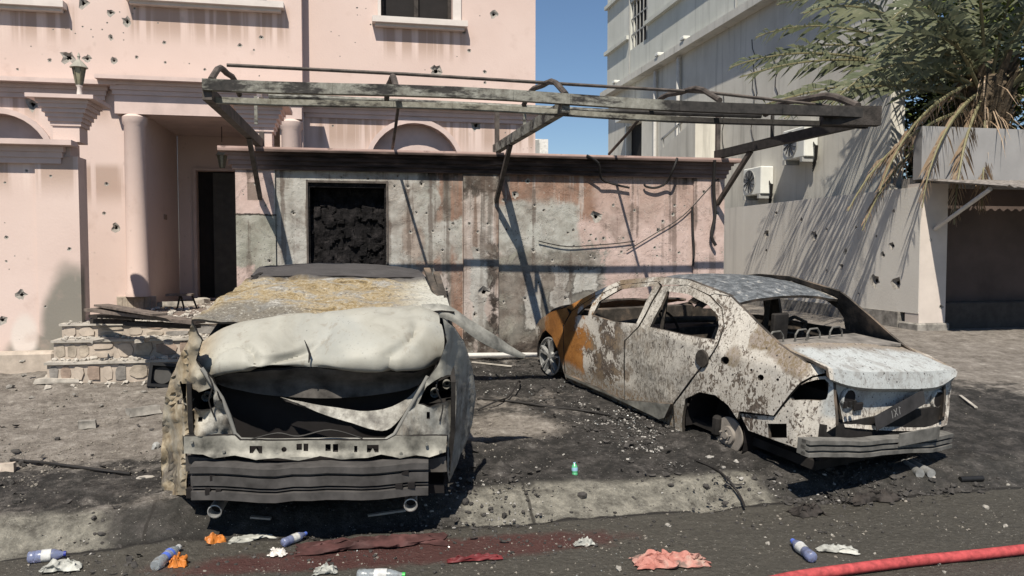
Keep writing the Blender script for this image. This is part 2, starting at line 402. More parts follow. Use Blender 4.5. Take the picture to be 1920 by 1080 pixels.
    for q in ((2.05, 2.28, .85, 1.55, .12), (2.62, 3.0, 1.25, 1.62, .25), (2.38, 2.62, .95, 1.6, .3)):
        m_ = R(*q[:4], q[4], .03, nb); c = g.mix(P(m_), c, lite); c = g.mix(P(g.m('MULTIPLY', edge(R(*q[:4], q[4], .035, nb)), .8)), c, (.05, .045, .04))
    c = g.mix(P(g.m('MULTIPLY', edge(R(1.6, 3.05, .2, 1.78, .35, .06, nb)), .7)), c, g.mix(.5, lite, dkgr))
    c = g.mix(P(R(2.35, 2.95, 1.70, 1.79, .08, .02, nb)), c, dkgr)
    c = g.mix(g.m('MULTIPLY', g.rng(st, .56, .64), g.rng(z, 1.2, .6, 0, .7)), c, dkgr)
    top = g.m('MULTIPLY', g.rng(z, 2.42, 2.72), g.rng(g.m('ADD', n, g.m('MULTIPLY', g.m('SUBTRACT', st, .5), .8)), .45, .58))
    c = g.mix(g.m('MULTIPLY', top, MAX(g, B(1.4, 2.6, .8, .5, .4), B(4.4, 2.6, .5, .4, .4))), c, soot)
    c = g.mix(R(1.5, 3.2, .2, .75, .4, .06, nb), c, soot)
    c = g.mix(g.rng(g.noise(p, 11, 7, .72), .60, .68, 0, .6), c, dkgr); c = g.mix(g.rng(g.noise(p, 15, 7, .72), .61, .67, 0, .5), c, lite)
    film = g.noise(p, 2.1, 8, .72, .5)
    c = g.mix(g.m('MULTIPLY', g.rng(film, .40, .66), g.rng(x, 4.4, 2.6, .25, .62)), c, g.mix(g.rng(n2, .4, .6), (.13, .10, .082), (.24, .20, .17)))
    c = g.mix(g.m('MULTIPLY', g.rng(g.m('ADD', st, g.m('MULTIPLY', film, .5)), .80, .90), g.rng(z, 1.1, 2.3, .2, .7)), c, (.085, .062, .05))
    sp = g.voro(p, 26); c = g.mix(g.m('MULTIPLY', g.rng(sp, .17, .10), g.rng(n, .47, .56)), c, (.09, .08, .07))
    h = g.m('ADD', g.m('MULTIPLY', g.rng(nb, .45, .55), .6), g.m('ADD', n2, g.m('MULTIPLY', fine, .3)))
    return g.fin(c, .9, 0, g.bump(h, .5, .012), .15)
def m_coping():
    g = G('shade_soot_coping'); p = g.pos(); x, y, z = g.xyz(p); n = g.noise(p, 2.2, 6, .65); n2 = g.noise(g.sc(p, (2, 1, 12)), 2, 5)
    pk = g.ramp(n, [(.3, (.34, .235, .205)), (.7, (.55, .40, .355))])
    br = g.ramp(n2, [(.35, (.018, .014, .012)), (.6, (.06, .042, .036)), (.75, (.13, .095, .08))])
    f = g.m('MULTIPLY', g.rng(z, 2.925, 2.90), g.rng(x, -1.25, -.6, .45, 1))  # near-black below the top slab: overhang shade painted in along with soot
    f = g.m('MULTIPLY', f, g.rng(x, 5.2, 2.6, .55, 1))
    f2 = g.rng(n, .56, .62, 0, .6)
    return g.fin(g.mix(MAX(g, f, f2), pk, br), .85, 0, g.bump(n, .3, .006), .2)
def m_greywall(name, a, b, streak=.5):
    g = G(name); p = g.pos(); n = g.noise(p, .9, 6, .6); st = g.noise(g.sc(p, (3, 3, .2)), 1.3, 5, .6); f = g.noise(p, 30, 4)
    c = g.ramp(n, [(.3, a), (.7, b)])
    c = g.mix(g.rng(st, .52, .68, 0, streak), c, tuple(q*.45 for q in a)); c = g.mix(g.rng(st, .42, .3, 0, streak*.8), c, tuple(min(.8, q*1.25) for q in b))
    return g.fin(c, .88, 0, g.bump(g.m('ADD', f, n), .3, .008), .2)
M = dict(
 ground=m_ground(), pink=m_pink(), burnt=m_burnt_wall(), coping=m_coping(),
 cement=plain('bare_cement', (.27, .25, .225), .95, world=True, scale=30),
 hole=plain('hole_dark', (.035, .03, .027), .95),
 pinktrim=plain('pink_trim', (.53, .42, .385), .8, var=.12, world=True, scale=4),
 white=plain('pale_trim', (.56, .51, .475), .8, var=.1, world=True, scale=5),
 dark=plain('dark_interior', (.012, .010, .010), .8),
 grey=m_greywall('grey_render', (.50, .475, .42), (.64, .615, .555), .4),
 grey2=m_greywall('grey_render_upper', (.47, .475, .43), (.58, .58, .535), .3),
 bwall=m_greywall('smooth_grey_wall', (.58, .545, .495), (.66, .625, .57), .25),
 cream=plain('cream_render', (.52, .46, .415), .85, var=.1, world=True, scale=3),
 parapet=plain('parapet_grey', (.25, .245, .245), .85, var=.12, world=True, scale=2),
 stone=plain('step_stone', (.32, .275, .225), .85, var=.4, world=True, scale=7, bump=.5, bd=.01),
 stone2=plain('step_stone_brown', (.27, .205, .165), .85, var=.4, world=True, scale=7, bump=.5, bd=.01),
 mortar=plain('step_mortar', (.40, .34, .285), .9, var=.2, world=True, scale=12),
 rubble=plain('pale_rubble', (.38, .35, .31), .9, var=.35, scale=9, bump=.5),
 rubble2=plain('grey_rubble', (.22, .205, .185), .9, var=.5, scale=9, bump=.5),
 char=plain('charred_wood', (.032, .027, .024), .8, var=.7, scale=14, bump=.6, bd=.008),
 ashwood=plain('ashy_wood', (.13, .105, .09), .85, var=.55, scale=14, bump=.6, bd=.006),
 black=plain('black_plastic', (.014, .014, .015), .5),
 wire=plain('black_cable', (.02, .018, .017), .6),
 acw=plain('ac_white', (.62, .62, .58), .5, var=.1, scale=3),
 acg=plain('ac_grey', (.30, .30, .29), .6, var=.2, scale=3),
 pipe=plain('pale_pipe', (.55, .53, .50), .5, var=.12),
)
def m_steel():
    g = G('scorched_steel'); p = g.pos(); x, y, z = g.xyz(p); n = g.noise(g.sc(p, (1, 3, 3)), 2.5, 7, .7); n2 = g.noise(p, 16, 6, .7)
    pale = g.ramp(n2, [(.25, (.09, .075, .062)), (.45, (.18, .175, .15)), (.7, (.30, .295, .26))])
    blk = g.ramp(n2, [(.3, (.010, .0095, .009)), (.7, (.045, .04, .037))])
    f = MAX(g, g.rng(n, .48, .60), g.rng(g.m('ADD', x, g.m('MULTIPLY', n, .8)), 2.75, 3.3))
    return g.fin(g.mix(f, pale, blk), .75, .0, g.bump(n2, .4, .006), .35)
M['steel'] = m_steel()
M['darksteel'] = plain('dark_steel', (.075, .062, .054), .7, var=.6, scale=9, world=True, bump=.4)
WALL = [M['pink'], M['cement'], M['hole']]

# ================================================================== ground
def build_ground():
    xs = [-60, -30, -14, -8, -5.5]+[-4.2+.045*i for i in range(225)]+[6.2, 7, 8, 9, 10.5, 12, 16, 30, 60]
    ys = [-40, -10, 0, 2.5]+[3.4+.04*i for i in range(165)]+[10.2, 10.6, 11.2, 12, 14, 18, 26, 40, 70, 120]
    vs = []
    for y in ys:
        for x in xs:
            z = ground_z(x, y); p = V((x, y, 0))
            if 3.3 < y < 10 and -4.3 < x < 6:
                a = .006 if y < 5.1 else (.012 if y < 5.45 else .02)
                z += a*fbm(p*3)+a*.6*fbm(p*11)+.012*max(0, fbm(p*1.1+V((3, 1, 0)), 3))
                # worn, broken lip of the kerb
                if 5.05 < y < 5.5: z -= .05*max(0, fbm(V((x*1.7, y*3, 4)))-.15)
                # ash heaps round the sill and rear wheel of the sedan
                dx, dy = x-2.95, y-6.0; z += .05*math.exp(-(dx*dx/.16+dy*dy/.16))*(1+.8*fbm(p*9))
                dx, dy = x+1.05, y-5.35; z += .06*math.exp(-(dx*dx/.10+dy*dy/.16))*(1+.8*fbm(p*9))
            vs.append((x, y, z))
    n = len(xs); fs = [(j*n+i, j*n+i+1, (j+1)*n+i+1, (j+1)*n+i) for j in range(len(ys)-1) for i in range(n-1)]
    o = obj('ground', vs, fs, M['ground'], smooth=180); o['kind'] = 'structure'
build_ground()

# ================================================================== render walls with shell holes
def wall(mb, fn, dep, outline, holes=(), craters=(), th=.22, seed=1, dp=1.0):
    """fn(a,b)->point on the face, dep = inward unit vector"""
    rnd = random.Random(seed); hl = [list(h) for h in holes]; cr = []
    for a, b, r in craters:
        r *= 1.2; k = 11; ph = rnd.random()*6
        lp = [(a+r*(1+(.25 if r < .03 else .42)*(rnd.random()-.5)*2)*math.cos(ph+2*math.pi*i/k), b+r*(1+(.25 if r < .03 else .42)*(rnd.random()-.5)*2)*math.sin(ph+2*math.pi*i/k)) for i in range(k)]
        if any(math.hypot(a-c[0], b-c[1]) < r+c[2]+.02 for c in cr): continue
        if not pip(a, b, outline) or any(pip(a+dx, b+dz, h) for h in holes for dx in (-r*1.5, 0, r*1.5) for dz in (-r*1.5, 0, r*1.5)): continue
        if not all(pip(a+dx, b+dz, outline) for dx in (-r*1.5, r*1.5) for dz in (-r*1.5, r*1.5)): continue
        cr.append((a, b, r, lp))
    vs, tr = cdt(outline, hl+[c[3] for c in cr])
    b0 = len(mb.v)
    mb.add([fn(*v) for v in vs], tr, 0)
    for a, b, r, lp in cr:
        k = len(lp)
        ring = [fn(*q)+V((0, 0, 0)) for q in lp]
        mid = [fn(a+(q[0]-a)*.62*(1+.2*rnd.uniform(-1, 1)), b+(q[1]-b)*.62*(1+.2*rnd.uniform(-1, 1)))+dep*(r*.22*dp*rnd.uniform(.5, 1.5)) for q in lp]
        inn = [fn(a+(q[0]-a)*.33, b+(q[1]-b)*.33)+dep*(r*.42*dp) for q in lp]
        deep = [fn(a+(q[0]-a)*.26, b+(q[1]-b)*.26)+dep*(r*1.5*dp) for q in lp]
        c = fn(a, b)+dep*(r*1.6*dp)
        fs = []; ms = []
        for lev in range(3):
            for i in range(k):
                j = (i+1) % k; fs.append((lev*k+i, lev*k+j, (lev+1)*k+j, (lev+1)*k+i)); ms.append(1 if lev < 2 else 2)
        fs += [(3*k+i, 3*k+(i+1) % k, 4*k) for i in range(k)]; ms += [2]*k
        s = len(mb.v); mb.v += ring+mid+inn+deep+[c]; mb.f += [tuple(s+i for i in f) for f in fs]; mb.m += ms
    for lp in [outline]+hl:   # returns of edges and openings
        k = len(lp); s = len(mb.v)
        mb.v += [fn(*q) for q in lp]+[fn(*q)+dep*th for q in lp]
        for i in range(k): mb.f.append((s+i, s+(i+1) % k, s+k+(i+1) % k, s+k+i)); mb.m.append(0)
    return mb
def rect(x0, z0, x1, z1): return [(x0, z0), (x1, z0), (x1, z1), (x0, z1)]
def scat(n, x0, x1, z0, z1, r0, r1, seed):
    r = random.Random(seed); cl = [(r.uniform(x0, x1), r.uniform(z0, z1)) for _ in range(4)]; out = []
    for _ in range(n):
        if r.random() < .6: c = r.choice(cl); a, b = r.gauss(c[0], .16), r.gauss(c[1], .16)
        else: a, b = r.uniform(x0, x1), r.uniform(z0, z1)
        out.append((a, b, r0+(r1-r0)*r.random()**4))
    return out
def pxc(lst, Y): return [((p := onY(a, b, Y)).x, p.z, r*(p-CAM).length/FPX) for a, b, r in lst]
def mould(mb, x0, x1, y, prof, m=0):
    """horizontal moulding on a face at y looking to -Y; prof: list of (z0, z1, projection)"""
    for z0, z1, pj in prof: mb.box((x0-pj, y-pj, z0), (x1+pj, y+.05, z1), m)
    return mb

# ------------------------------------------------------------------ pink house
YA, YB = 11.3, 11.55
hs = thing('pink_house', 'bullet scarred pink two storey house with columned porch and dark window openings', 'house', (0, 12, .6))
hs.location = (0, 0, 0)
def arch(cx, cz, r, base, n=18): return [(cx-r, base)]+[(cx-r*math.cos(math.pi*i/n), cz+r*math.sin(math.pi*i/n)) for i in range(n+1)]+[(cx+r, base)]
mb = MB()
ca = pxc([(128, 107, 9), (238, 40, 6), (207, 23, 5), (155, 5, 7), (163, 110, 5), (208, 70, 3.5), (213, 113, 4.5), (93, 113, 2.5), (256, 107, 2.5), (60, 195, 9), (490, 70, 3), (450, 85, 3), (308, 80, 2.5), (217, 427, 6), (195, 400, 2.5), (252, 412, 2.5), (200, 345, 3), (33, 130, 2), (310, 117, 2)], YA)+scat(34, -4.3, -.7, 4.1, 5, .008, .018, 3)
wall(mb, lambda a, b: V((a, YA, b)), V((0, 1, 0)), [(-7, .4), (-2.6, .4), (-2.6, 3.56), (-.9, 3.56), (-.9, .4), (-.6, .4), (-.6, 7.6), (-7, 7.6)], [rect(-2.68, 5.1, -1.05, 6.6), rect(-6, 4.95, -3.62, 6.5), arch(-4.33, 2.93, .60, 2.0)], ca, .24, 5)
build_raw(mb, 'wall', WALL, hs)
mb = MB()
cb = pxc([(926, 27, 6), (817, 133, 8), (893, 235, 9), (870, 60, 3), (909, 135, 3), (909, 155, 2.5), (822, 215, 3), (905, 215, 3), (880, 95, 3), (760, 12, 2)], YB)+scat(26, -.4, 2.6, 3.0, 5.2, .007, .017, 8)
wall(mb, lambda a, b: V((a, YB, b)), V((0, 1, 0)), rect(-.6, .4, 2.70, 7.6), [rect(.47, 5.06, 1.48, 6.3), arch(.935, 2.96, .65, 1.6)], cb, .24, 6)
build_raw(mb, 'wall', WALL, hs)
mb = MB().box((-.78, YA+.001, .4), (-.601, YB, 7.59)); mb.build('side_wall', M['pink'], hs)
mb = MB().box((2.47, YB+.24, .4), (2.698, 20, 7.59)); mb.build('side_wall', M['pink'], hs)
mb = MB().box((-7, YA, 7.6), (-.58, 20, 7.75)).box((-.58, YB, 7.6), (2.71, 20, 7.75)); mb.build('roof', M['pinktrim'], hs)
for Yw, x0, x1, z0, z1, sx0, sx1 in ((YA, -2.68, -1.05, 5.1, 6.6, -2.78, -.82), (YA, -6, -3.62, 4.95, 6.5, -6.1, -3.5), (YB, .47, 1.48, 5.06, 6.3, .345, 1.68)):
    wn = MB().box((x0-.001, Yw+.2, z0), (x1+.001, Yw+.23, z1)); win = wn.build('window', M['dark'], hs)
    f = MB()
    for a, b in ((x0, x0+.05), (x1-.05, x1), ((x0+x1)/2-.03, (x0+x1)/2+.03)): f.box((a, Yw+.13, z0+.003), (b, Yw+.17, z1-.003))
    f.box((x0+.05, Yw+.135, z0+.003), (x1-.05, Yw+.165, z0+.06)); f.build('window_frame', M['char'], win)
    s = MB().box((sx0, Yw-.16, z0-.085), (sx1, Yw+.13, z0-.003)).box((sx0+.04, Yw-.10, z0-.125), (sx1-.04, Yw-.001, z0-.0851))
    if Yw == YB: s.box((sx0+.08, Yw-.045, z0), (x0-.002, Yw+.1, z1)).box((x1+.002, Yw-.045, z0), (sx1-.08, Yw+.1, z1))
    s.build('sill', M['white'], hs)
for Yw, cx, cz, r in ((YA, -4.33, 2.93, .60), (YB, .935, 2.96, .65)):   # recessed arches
    vs, tr = cdt(arch(cx, cz, r+.05, cz-1.2)); MBx = MB().add([V((a, Yw+.15, b)) for a, b in vs], tr)
    MBx.build('arch_panel', M['pinktrim'], hs)
    t = MB()
    for i in range(18):
        a0, a1 = math.pi*i/18, math.pi*(i+1)/18
        for rr0, rr1, pj in ((r+.002, r+.07, .05),):
            q = [V((cx-k*math.cos(a), Yw-d, cz+k*math.sin(a))) for a in (a0, a1) for k in (rr0, rr1) for d in (pj, -.02)]
            t.add(q, [(0, 2, 6, 4), (2, 3, 7, 6), (0, 4, 5, 1), (1, 5, 7, 3)])
    t.build('arch_moulding', M['pinktrim'], hs)
mb = mould(MB(), -7, -3.1, YA, [(3.74, 3.80, .03), (3.80, 3.86, .05), (3.86, 3.91, .075), (3.911, 3.965, .21)]); mb.build('cornice', M['pinktrim'], hs)
mb = mould(MB(), -.55, 2.70, YB, [(3.65, 3.71, .025), (3.71, 3.77, .05), (3.77, 3.81, .07), (3.811, 3.855, .17)]); mb.build('cornice', M['pinktrim'], hs)
mb = MB().box((-2.93, YA-.14, 3.56), (-.605, YA-.001, 3.80)); mould(mb, -2.93, -.62, YA-.14, [(3.80, 3.86, .02), (3.86, 3.92, .04), (3.92, 3.965, .065), (3.966, 4.015, .18)]); mb.build('porch_entablature', M['pinktrim'], hs)
for cx in (-2.72, -.75):
    c = MB().lathe([(.155, 1.2), (.155, 1.26), (.138, 1.30), (.130, 3.42), (.15, 3.45), (.16, 3.53), (.13, 3.56)], (cx, YA-.02, 0), n=28)
    c.build('column', M['pink'], hs, 40)
MB().box((-2.84, YA+.24, 1.03), (-2.601, 13.3, 3.7)).build('porch_side_wall', M['pink'], hs)
MB().box((-.9, YA+.24, 1.03), (-.785, 13.3, 3.7)).build('porch_side_wall', M['pink'], hs)
mb = MB(); wall(mb, lambda a, b: V((a, 13.3, b)), V((0, 1, 0)), rect(-2.6, 1.03, -.9, 3.7), [rect(-2.33, 1.05, -1.35, 3.05)], [], .2); mb.build('porch_back_wall', M['pink'], hs)
mb = MB().box((-2.6, YA+.24, 3.58), (-.9, 13.3, 3.66)); mb.build('porch_ceiling', M['pinktrim'], hs)
dr = MB().box((-2.1, 13.40, 1.06), (-1.36, 13.44, 3.03)).build('door', plain('grey_door', (.055, .052, .046), .6), hs)
MB().box((-1.95, 13.39, 1.9), (-1.5, 13.40, 2.9)).build('door_panel', plain('grey_door_panel', (.05, .048, .043), .6), dr)
MB().box((-2.34, 13.46, 1.03), (-1.34, 13.5, 3.06)).build('door_opening', M['dark'], hs)
fr = MB().box((-2.38, 13.27, 1.05), (-2.335, 13.32, 3.09)).box((-1.345, 13.27, 1.05), (-1.30, 13.32, 3.09)).box((-2.335, 13.272, 3.05), (-1.345, 13.318, 3.088)); fr.build('door_frame', M['pinktrim'], hs)
MB().box((-2.605, 12.28, 2.25), (-2.59, 12.45, 2.32)).build('name_plate', M['stone2'], hs)
MB().box((-1.2, 13.27, 2.45), (-1.0, 13.3, 2.75)).build('meter_box', M['dark'], hs)
fl = MB().box((-3.0, 9.6, .5), (-.8, 13.5, 1.03)).build('porch_floor', plain('brown_floor_tile', (.17, .135, .115), .7, world=True), hs)
tl = random.Random(4)
pb = MB().box((-2.98, YA-.05, 1.031), (-2.5, YA-.001, 1.2)).box((-.95, YA-.05, 1.031), (-.6, YA-.001, 1.2)).build('plinth', M['mortar'], hs)
me = None
for i in range(7):
    tb = MB().box((0, 0, 0), (.062, .008, .15)); o = tb.build('tile', M['stone'] if tl.random() < .6 else M['stone2'], pb); o.location = (-2.975+.068*i, YA-.0575, 1.04)

# hanging lantern in the porch
def lantern(name, label, loc, hanging):
    t = thing(name, label, 'lantern', loc)
    n = 6
    if hanging:
        MB().tube([(0, 0, .36), (0, 0, .62)], .006, 6).build('chain', M['black'], t)
        z0 = 0
    else:
        MB().lathe([(.075, 0), (.06, .02), (.03, .04), (.022, .12), (.035, .14), (.02, .16)], n=12).build('stem', M['white'], t, 40); z0 = .16
    MB().lathe([(.034, z0), (.060, z0+.17)], n=n, cap=True).build('glass', plain('lantern_glass', (.20, .19, .13), .25, spec=.6), t)
    f = MB()
    for i in range(n):
        a = 2*math.pi*i/n; f.bar(((.035)*math.cos(a), (.035)*math.sin(a), z0), (.066*math.cos(a), .066*math.sin(a), z0+.17), .01, .01)
    f.lathe([(.038, z0-.012), (.038, z0-.001)], n=n); f.build('frame', plain('lantern_metal', (.13, .12, .085), .6), t)
    MB().lathe([(.092, z0+.171), (.086, z0+.183), (.05, z0+.225), (.024, z0+.25), (.012, z0+.26), (.012, z0+.28), (.018, z0+.29), (.003, z0+.335)], n=12).build('roof', plain('lantern_roof', (.30, .285, .24), .6), t)
    return t
lantern('hanging_lantern', 'small lantern hanging on a chain inside the dark porch', (-1.78, 12.2, 3.0), True)

# ------------------------------------------------------------------ garden wall with burnt opening
YW = 9.35
gw = thing('garden_wall', 'scorched pink and grey garden wall with moulded coping and black burnt opening', 'wall')
mb = MB()
cw = pxc([(1118, 406, 9), (1262, 402, 3), (1243, 415, 3), (1234, 432, 4), (1105, 452, 2.5), (1075, 432, 3), (1065, 437, 2.5), (1020, 395, 3), (1003, 385, 3), (990, 340, 4), (965, 365, 6), (1265, 385, 2.5), (1150, 385, 2.5), (1190, 395, 2.5), (950, 430, 3), (1000, 470, 4), (1010, 530, 3), (985, 560, 4), (1040, 500, 3), (1085, 505, 3), (1060, 560, 4)], YW)+scat(70, 1.8, 4.1, .8, 2.65, .006, .022, 11)
wall(mb, lambda a, b: V((a, YW, b)), V((0, 1, 0)), rect(1.735, .3, 4.2, 2.75), [], cw, .2, 12)
build_raw(mb, 'wall_panel', [M['burnt'], M['cement'], M['hole']], gw)
mb = MB()
cw = pxc([(790, 345, 5), (765, 350, 3.5), (745, 330, 3), (740, 350, 3), (800, 400, 3), (550, 400, 4), (640, 332, 2.5), (690, 335, 3), (770, 435, 3), (850, 420, 3), (830, 470, 3)], YW)+scat(50, -.75, 1.28, .8, 2.65, .006, .02, 15)
wall(mb, lambda a, b: V((a, YW, b)), V((0, 1, 0)), rect(-.80, .3, 1.312, 2.75), [rect(-.448, 1.55, .425, 2.57)], cw, .2, 13)
build_raw(mb, 'wall_panel', [M['burnt'], M['cement'], M['hole']], gw)
for a, b, pj, cl in ((-1.225, -.803, .035, [(480, 345, 3), (505, 490, 4)]), (1.315, 1.732, .04, [(908, 548, 9), (895, 470, 4), (880, 420, 3), (915, 420, 3), (890, 590, 4)]), (4.203, 4.61, .03, [(1345, 400, 3), (1320, 360, 3)])):
    mb = MB(); wall(mb, lambda x, z: V((x, YW-pj, z)), V((0, 1, 0)), rect(a, .3, b, 2.75), [], pxc(cl, YW-pj)+scat(16, a, b, .8, 2.7, .006, .018, int(a*100)), .25+pj, 14)
    build_raw(mb, 'pilaster', [M['burnt'], M['cement'], M['hole']], gw)
mb = mould(MB(), -1.235, 4.60, YW-.04, [(2.70, 2.75, .02), (2.75, 2.80, .04), (2.80, 2.85, .06), (2.85, 2.885, .085), (2.886, 2.935, .15)])
mb.box((-1.3, YW, 2.751), (4.66, YW+.42, 2.93)); mb.build('coping', M['coping'], gw)
MB().box((-1.22, YW+.36, .3), (4.605, YW+.40, 2.75)).build('rear_face', M['cement'], gw)
# charred infill of the opening
def m_infill():
    g = G('charred_infill'); p = g.pos(); n = g.noise(p, 9, 8, .7); v = g.noise(p, 30, 5, .7)
    c = g.ramp(n, [(.38, (.004, .0036, .004)), (.55, (.014, .0125, .013)), (.70, (.04, .035, .035)), (.85, (.11, .10, .095))])
    return g.fin(c, .85, 0, g.bump(g.m('ADD', n, v), .9, .03), .15)
M['infill'] = m_infill()
bo = MB().box((-.45, YW+.30, 1.5), (.43, YW+.34, 2.6)).build('burnt_opening', M['infill'], gw)
for nm_, a_, b_ in (('reveal', (-.4478, YW+.021, 1.5), (-.43, YW+.30, 2.57)), ('reveal', (.407, YW+.021, 1.5), (.4248, YW+.30, 2.57)), ('lintel', (-.4295, YW+.021, 2.52), (.4065, YW+.30, 2.569))): MB().box(a_, b_).build(nm_, M['infill'], bo)
rows = [[V((-.4285+.834*i/60, YW+.15+.11*sstep(2.15, 2.45, 1.5+1.02*j/70)-.05*abs(fbm(V((i*.09, j*.05, 2)), 5))-.035*max(0, fbm(V((i*.22, j*.07, 7)), 4))-.03*(fbm(V((i*.05, j*.06, 4))) > .12), 1.5+1.018*j/70)) for i in range(61)] for j in range(71)]
mb = MB(); sheet(rows, .01, mb, 0, 0); build_raw(mb, 'charred_filling', [M['infill']], bo, 25)
br_ = random.Random(77)
for k in range(15):
    x, z = br_.uniform(-.40, .26), br_.uniform(1.52, 2.2); w_, h_ = br_.uniform(.05, .15), br_.uniform(.05, .14); y_ = YW+.10+br_.uniform(-.03, .05)
    mb = MB().box((x, y_, z), (min(x+w_, .40), y_+.05, z+h_), bev=.006); sk_ = br_.uniform(-.4, .4)
    mb.v = [v+V((.02*fbm(v*9), .03*fbm(v*7+V((3, 0, 0))), sk_*(v.x-x)+.025*fbm(v*8+V((0, 5, 0))))) for v in mb.v]
    mb.build('charred_block', M['infill'], bo)
fr = MB().box((-.47, YW-.012, 1.5), (-.449, YW+.1, 2.6)).box((.426, YW-.012, 1.5), (.447, YW+.1, 2.6)).box((-.4488, YW-.012, 2.571), (.4258, YW+.1, 2.595)); fr.build('frame', M['darksteel'], bo)

# ------------------------------------------------------------------ left wall, gate pillars
lw = thing('boundary_wall', 'pink wall left of the entry steps with stained foot and grey cap', 'wall')
mb = MB(); wall(mb, lambda a, b: V((a, YW, b)), V((0, 1, 0)), rect(-7, .3, -3.245, 2.72), [], pxc([(40, 553, 6), (12, 445, 2.5), (68, 365, 2.5), (3, 600, 6), (50, 320, 2)], YW)+scat(10, -4, -3.3, .9, 2.6, .006, .014, 21), .22, 22); build_raw(mb, 'wall_face', WALL, lw)
mb = mould(MB(), -7, -3.0, YW-.03, [(2.72, 2.78, .02), (2.78, 2.84, .04), (2.84, 2.90, .06), (2.901, 2.955, .17)]); mb.box((-7, YW, 2.721), (-2.9, YW+.3, 2.955)); mb.build('coping', M['pinktrim'], lw)
mb = MB().box((-7, YW-.16, .2), (-3.06, YW-.001, .74), bev=.03); mb.build('plinth', M['mortar'], lw)
def pillar(label, xa, xb, cx, base, lower):
    t = thing('gate_pillar', label, 'pillar', group=None)
    if lower:
        mb = MB(); wall(mb, lambda a, b: V((a, YW-.03, b)), V((0, 1, 0)), rect(xa, .3, xb, 2.80), [], pxc([(135, 433, 8), (130, 467, 3), (85, 575, 2), (95, 330, 2)], YW-.03), .28, 23)
        mb.box((xa+.002, YW+.2, .3), (xb-.002, YW+.26, 2.80)); build_raw(mb, 'shaft', WALL, t)
    MB().box((cx-.13, YW-.02, base), (cx+.13, YW+.25, 3.12)).build('neck', M['pink'], t)
    mb = MB(); cy = YW+.115
    for h, z0, z1 in ((.15, 3.121, 3.165), (.165, 3.165, 3.21), (.185, 3.21, 3.255), (.21, 3.255, 3.30), (.235, 3.30, 3.345), (.255, 3.345, 3.385), (.325, 3.386, 3.426)): mb.box((cx-h, cy-h, z0), (cx+h, cy+h, z1))
    mb.build('cap', M['pinktrim'], t); return t
pillar('pink gate pillar under the lantern, left of the entry steps, dark stain at its foot', -3.24, -2.82, -2.93, 2.957, True)
pillar('short pink pillar with stepped cap above the left end of the garden wall', 0, 0, -.96, 2.937, False)
lantern('pillar_lantern', 'pale green metal lantern standing on the stepped pillar cap at left', (-2.82, YW+.08, 3.427), False)
t = thing('broken_lantern_base', 'stub of a broken white lantern on the cap above the garden wall', 'lantern base', (-.97, YW+.1, 3.426))
MB().lathe([(.085, 0), (.07, .02), (.035, .05), (.028, .13), (.04, .15)], n=14).build('stem', M['white'], t, 40)
MB().lathe([(.075, .15), (.08, .165), (.03, .19)], n=14).build('holder', M['white'], t, 40)

# ------------------------------------------------------------------ stone faced entry steps
st = thing('entry_steps', 'three stone faced steps strewn with rubble leading up to the porch', 'steps')
levels = [(8.75, .30, .68), (8.95, .45, .88), (9.2, .60, 1.03)]
for i, (y, z0, z1) in enumerate(levels):
    MB().box((-2.98, y, z0), (-1.0, 9.62, z1-.025)).build('step', M['mortar'], st)
    MB().box((-3.0, y-.03, z1-.0245), (-1.0, 9.62 if i == 2 else levels[i+1][0]+.03, z1)).build('tread', M['rubble'], st)
sr = random.Random(31)
sm_ = [M['stone'], M['stone2'], M['mortar'], plain('step_stone_grey', (.21, .195, .18), .85, var=.4, world=True, scale=9, bump=.5, bd=.01)]
for y, z0, z1 in [(8.75, .47, .655), (8.95, .68, .855), (9.2, .88, 1.005)]:
    x = -2.97
    while x < -1.1:
        wd = sr.uniform(.10, .30); two = wd > .2 and sr.random() < .5
        for za, zb in (((z0, (z0+z1)/2-.006), ((z0+z1)/2+.006, z1)) if two else ((z0, z1),)):
            cx_, cz_ = x+wd/2, (za+zb)/2; hx, hz = wd/2*sr.uniform(.88, .97), (zb-za)/2*sr.uniform(.8, .97)
            k = sr.choice((7, 8, 9)); ph = sr.random(); pl = []
            for q in range(k):
                a = 2*math.pi*(q+ph)/k+sr.uniform(-.2, .2); e = max(abs(math.cos(a)), abs(math.sin(a)))**.75
                pl.append((cx_+hx*math.cos(a)/e*sr.uniform(.85, 1.02), cz_+hz*math.sin(a)/e*sr.uniform(.85, 1.02)))
            d = sr.uniform(.004, .016); tl_ = sr.uniform(-.01, .01)
            vs = [V((a, y-.001, b)) for a, b in pl]+[V((cx_+(a-cx_)*.93, y-d-tl_*(a-cx_)/wd, cz_+(b-cz_)*.93)) for a, b in pl]
            MB().add(vs, [(i, (i+1) % k, k+(i+1) % k, k+i) for i in range(k)]+[tuple(range(k, 2*k))]).build('stone', sr.choice(sm_), st)
        x += wd+.006

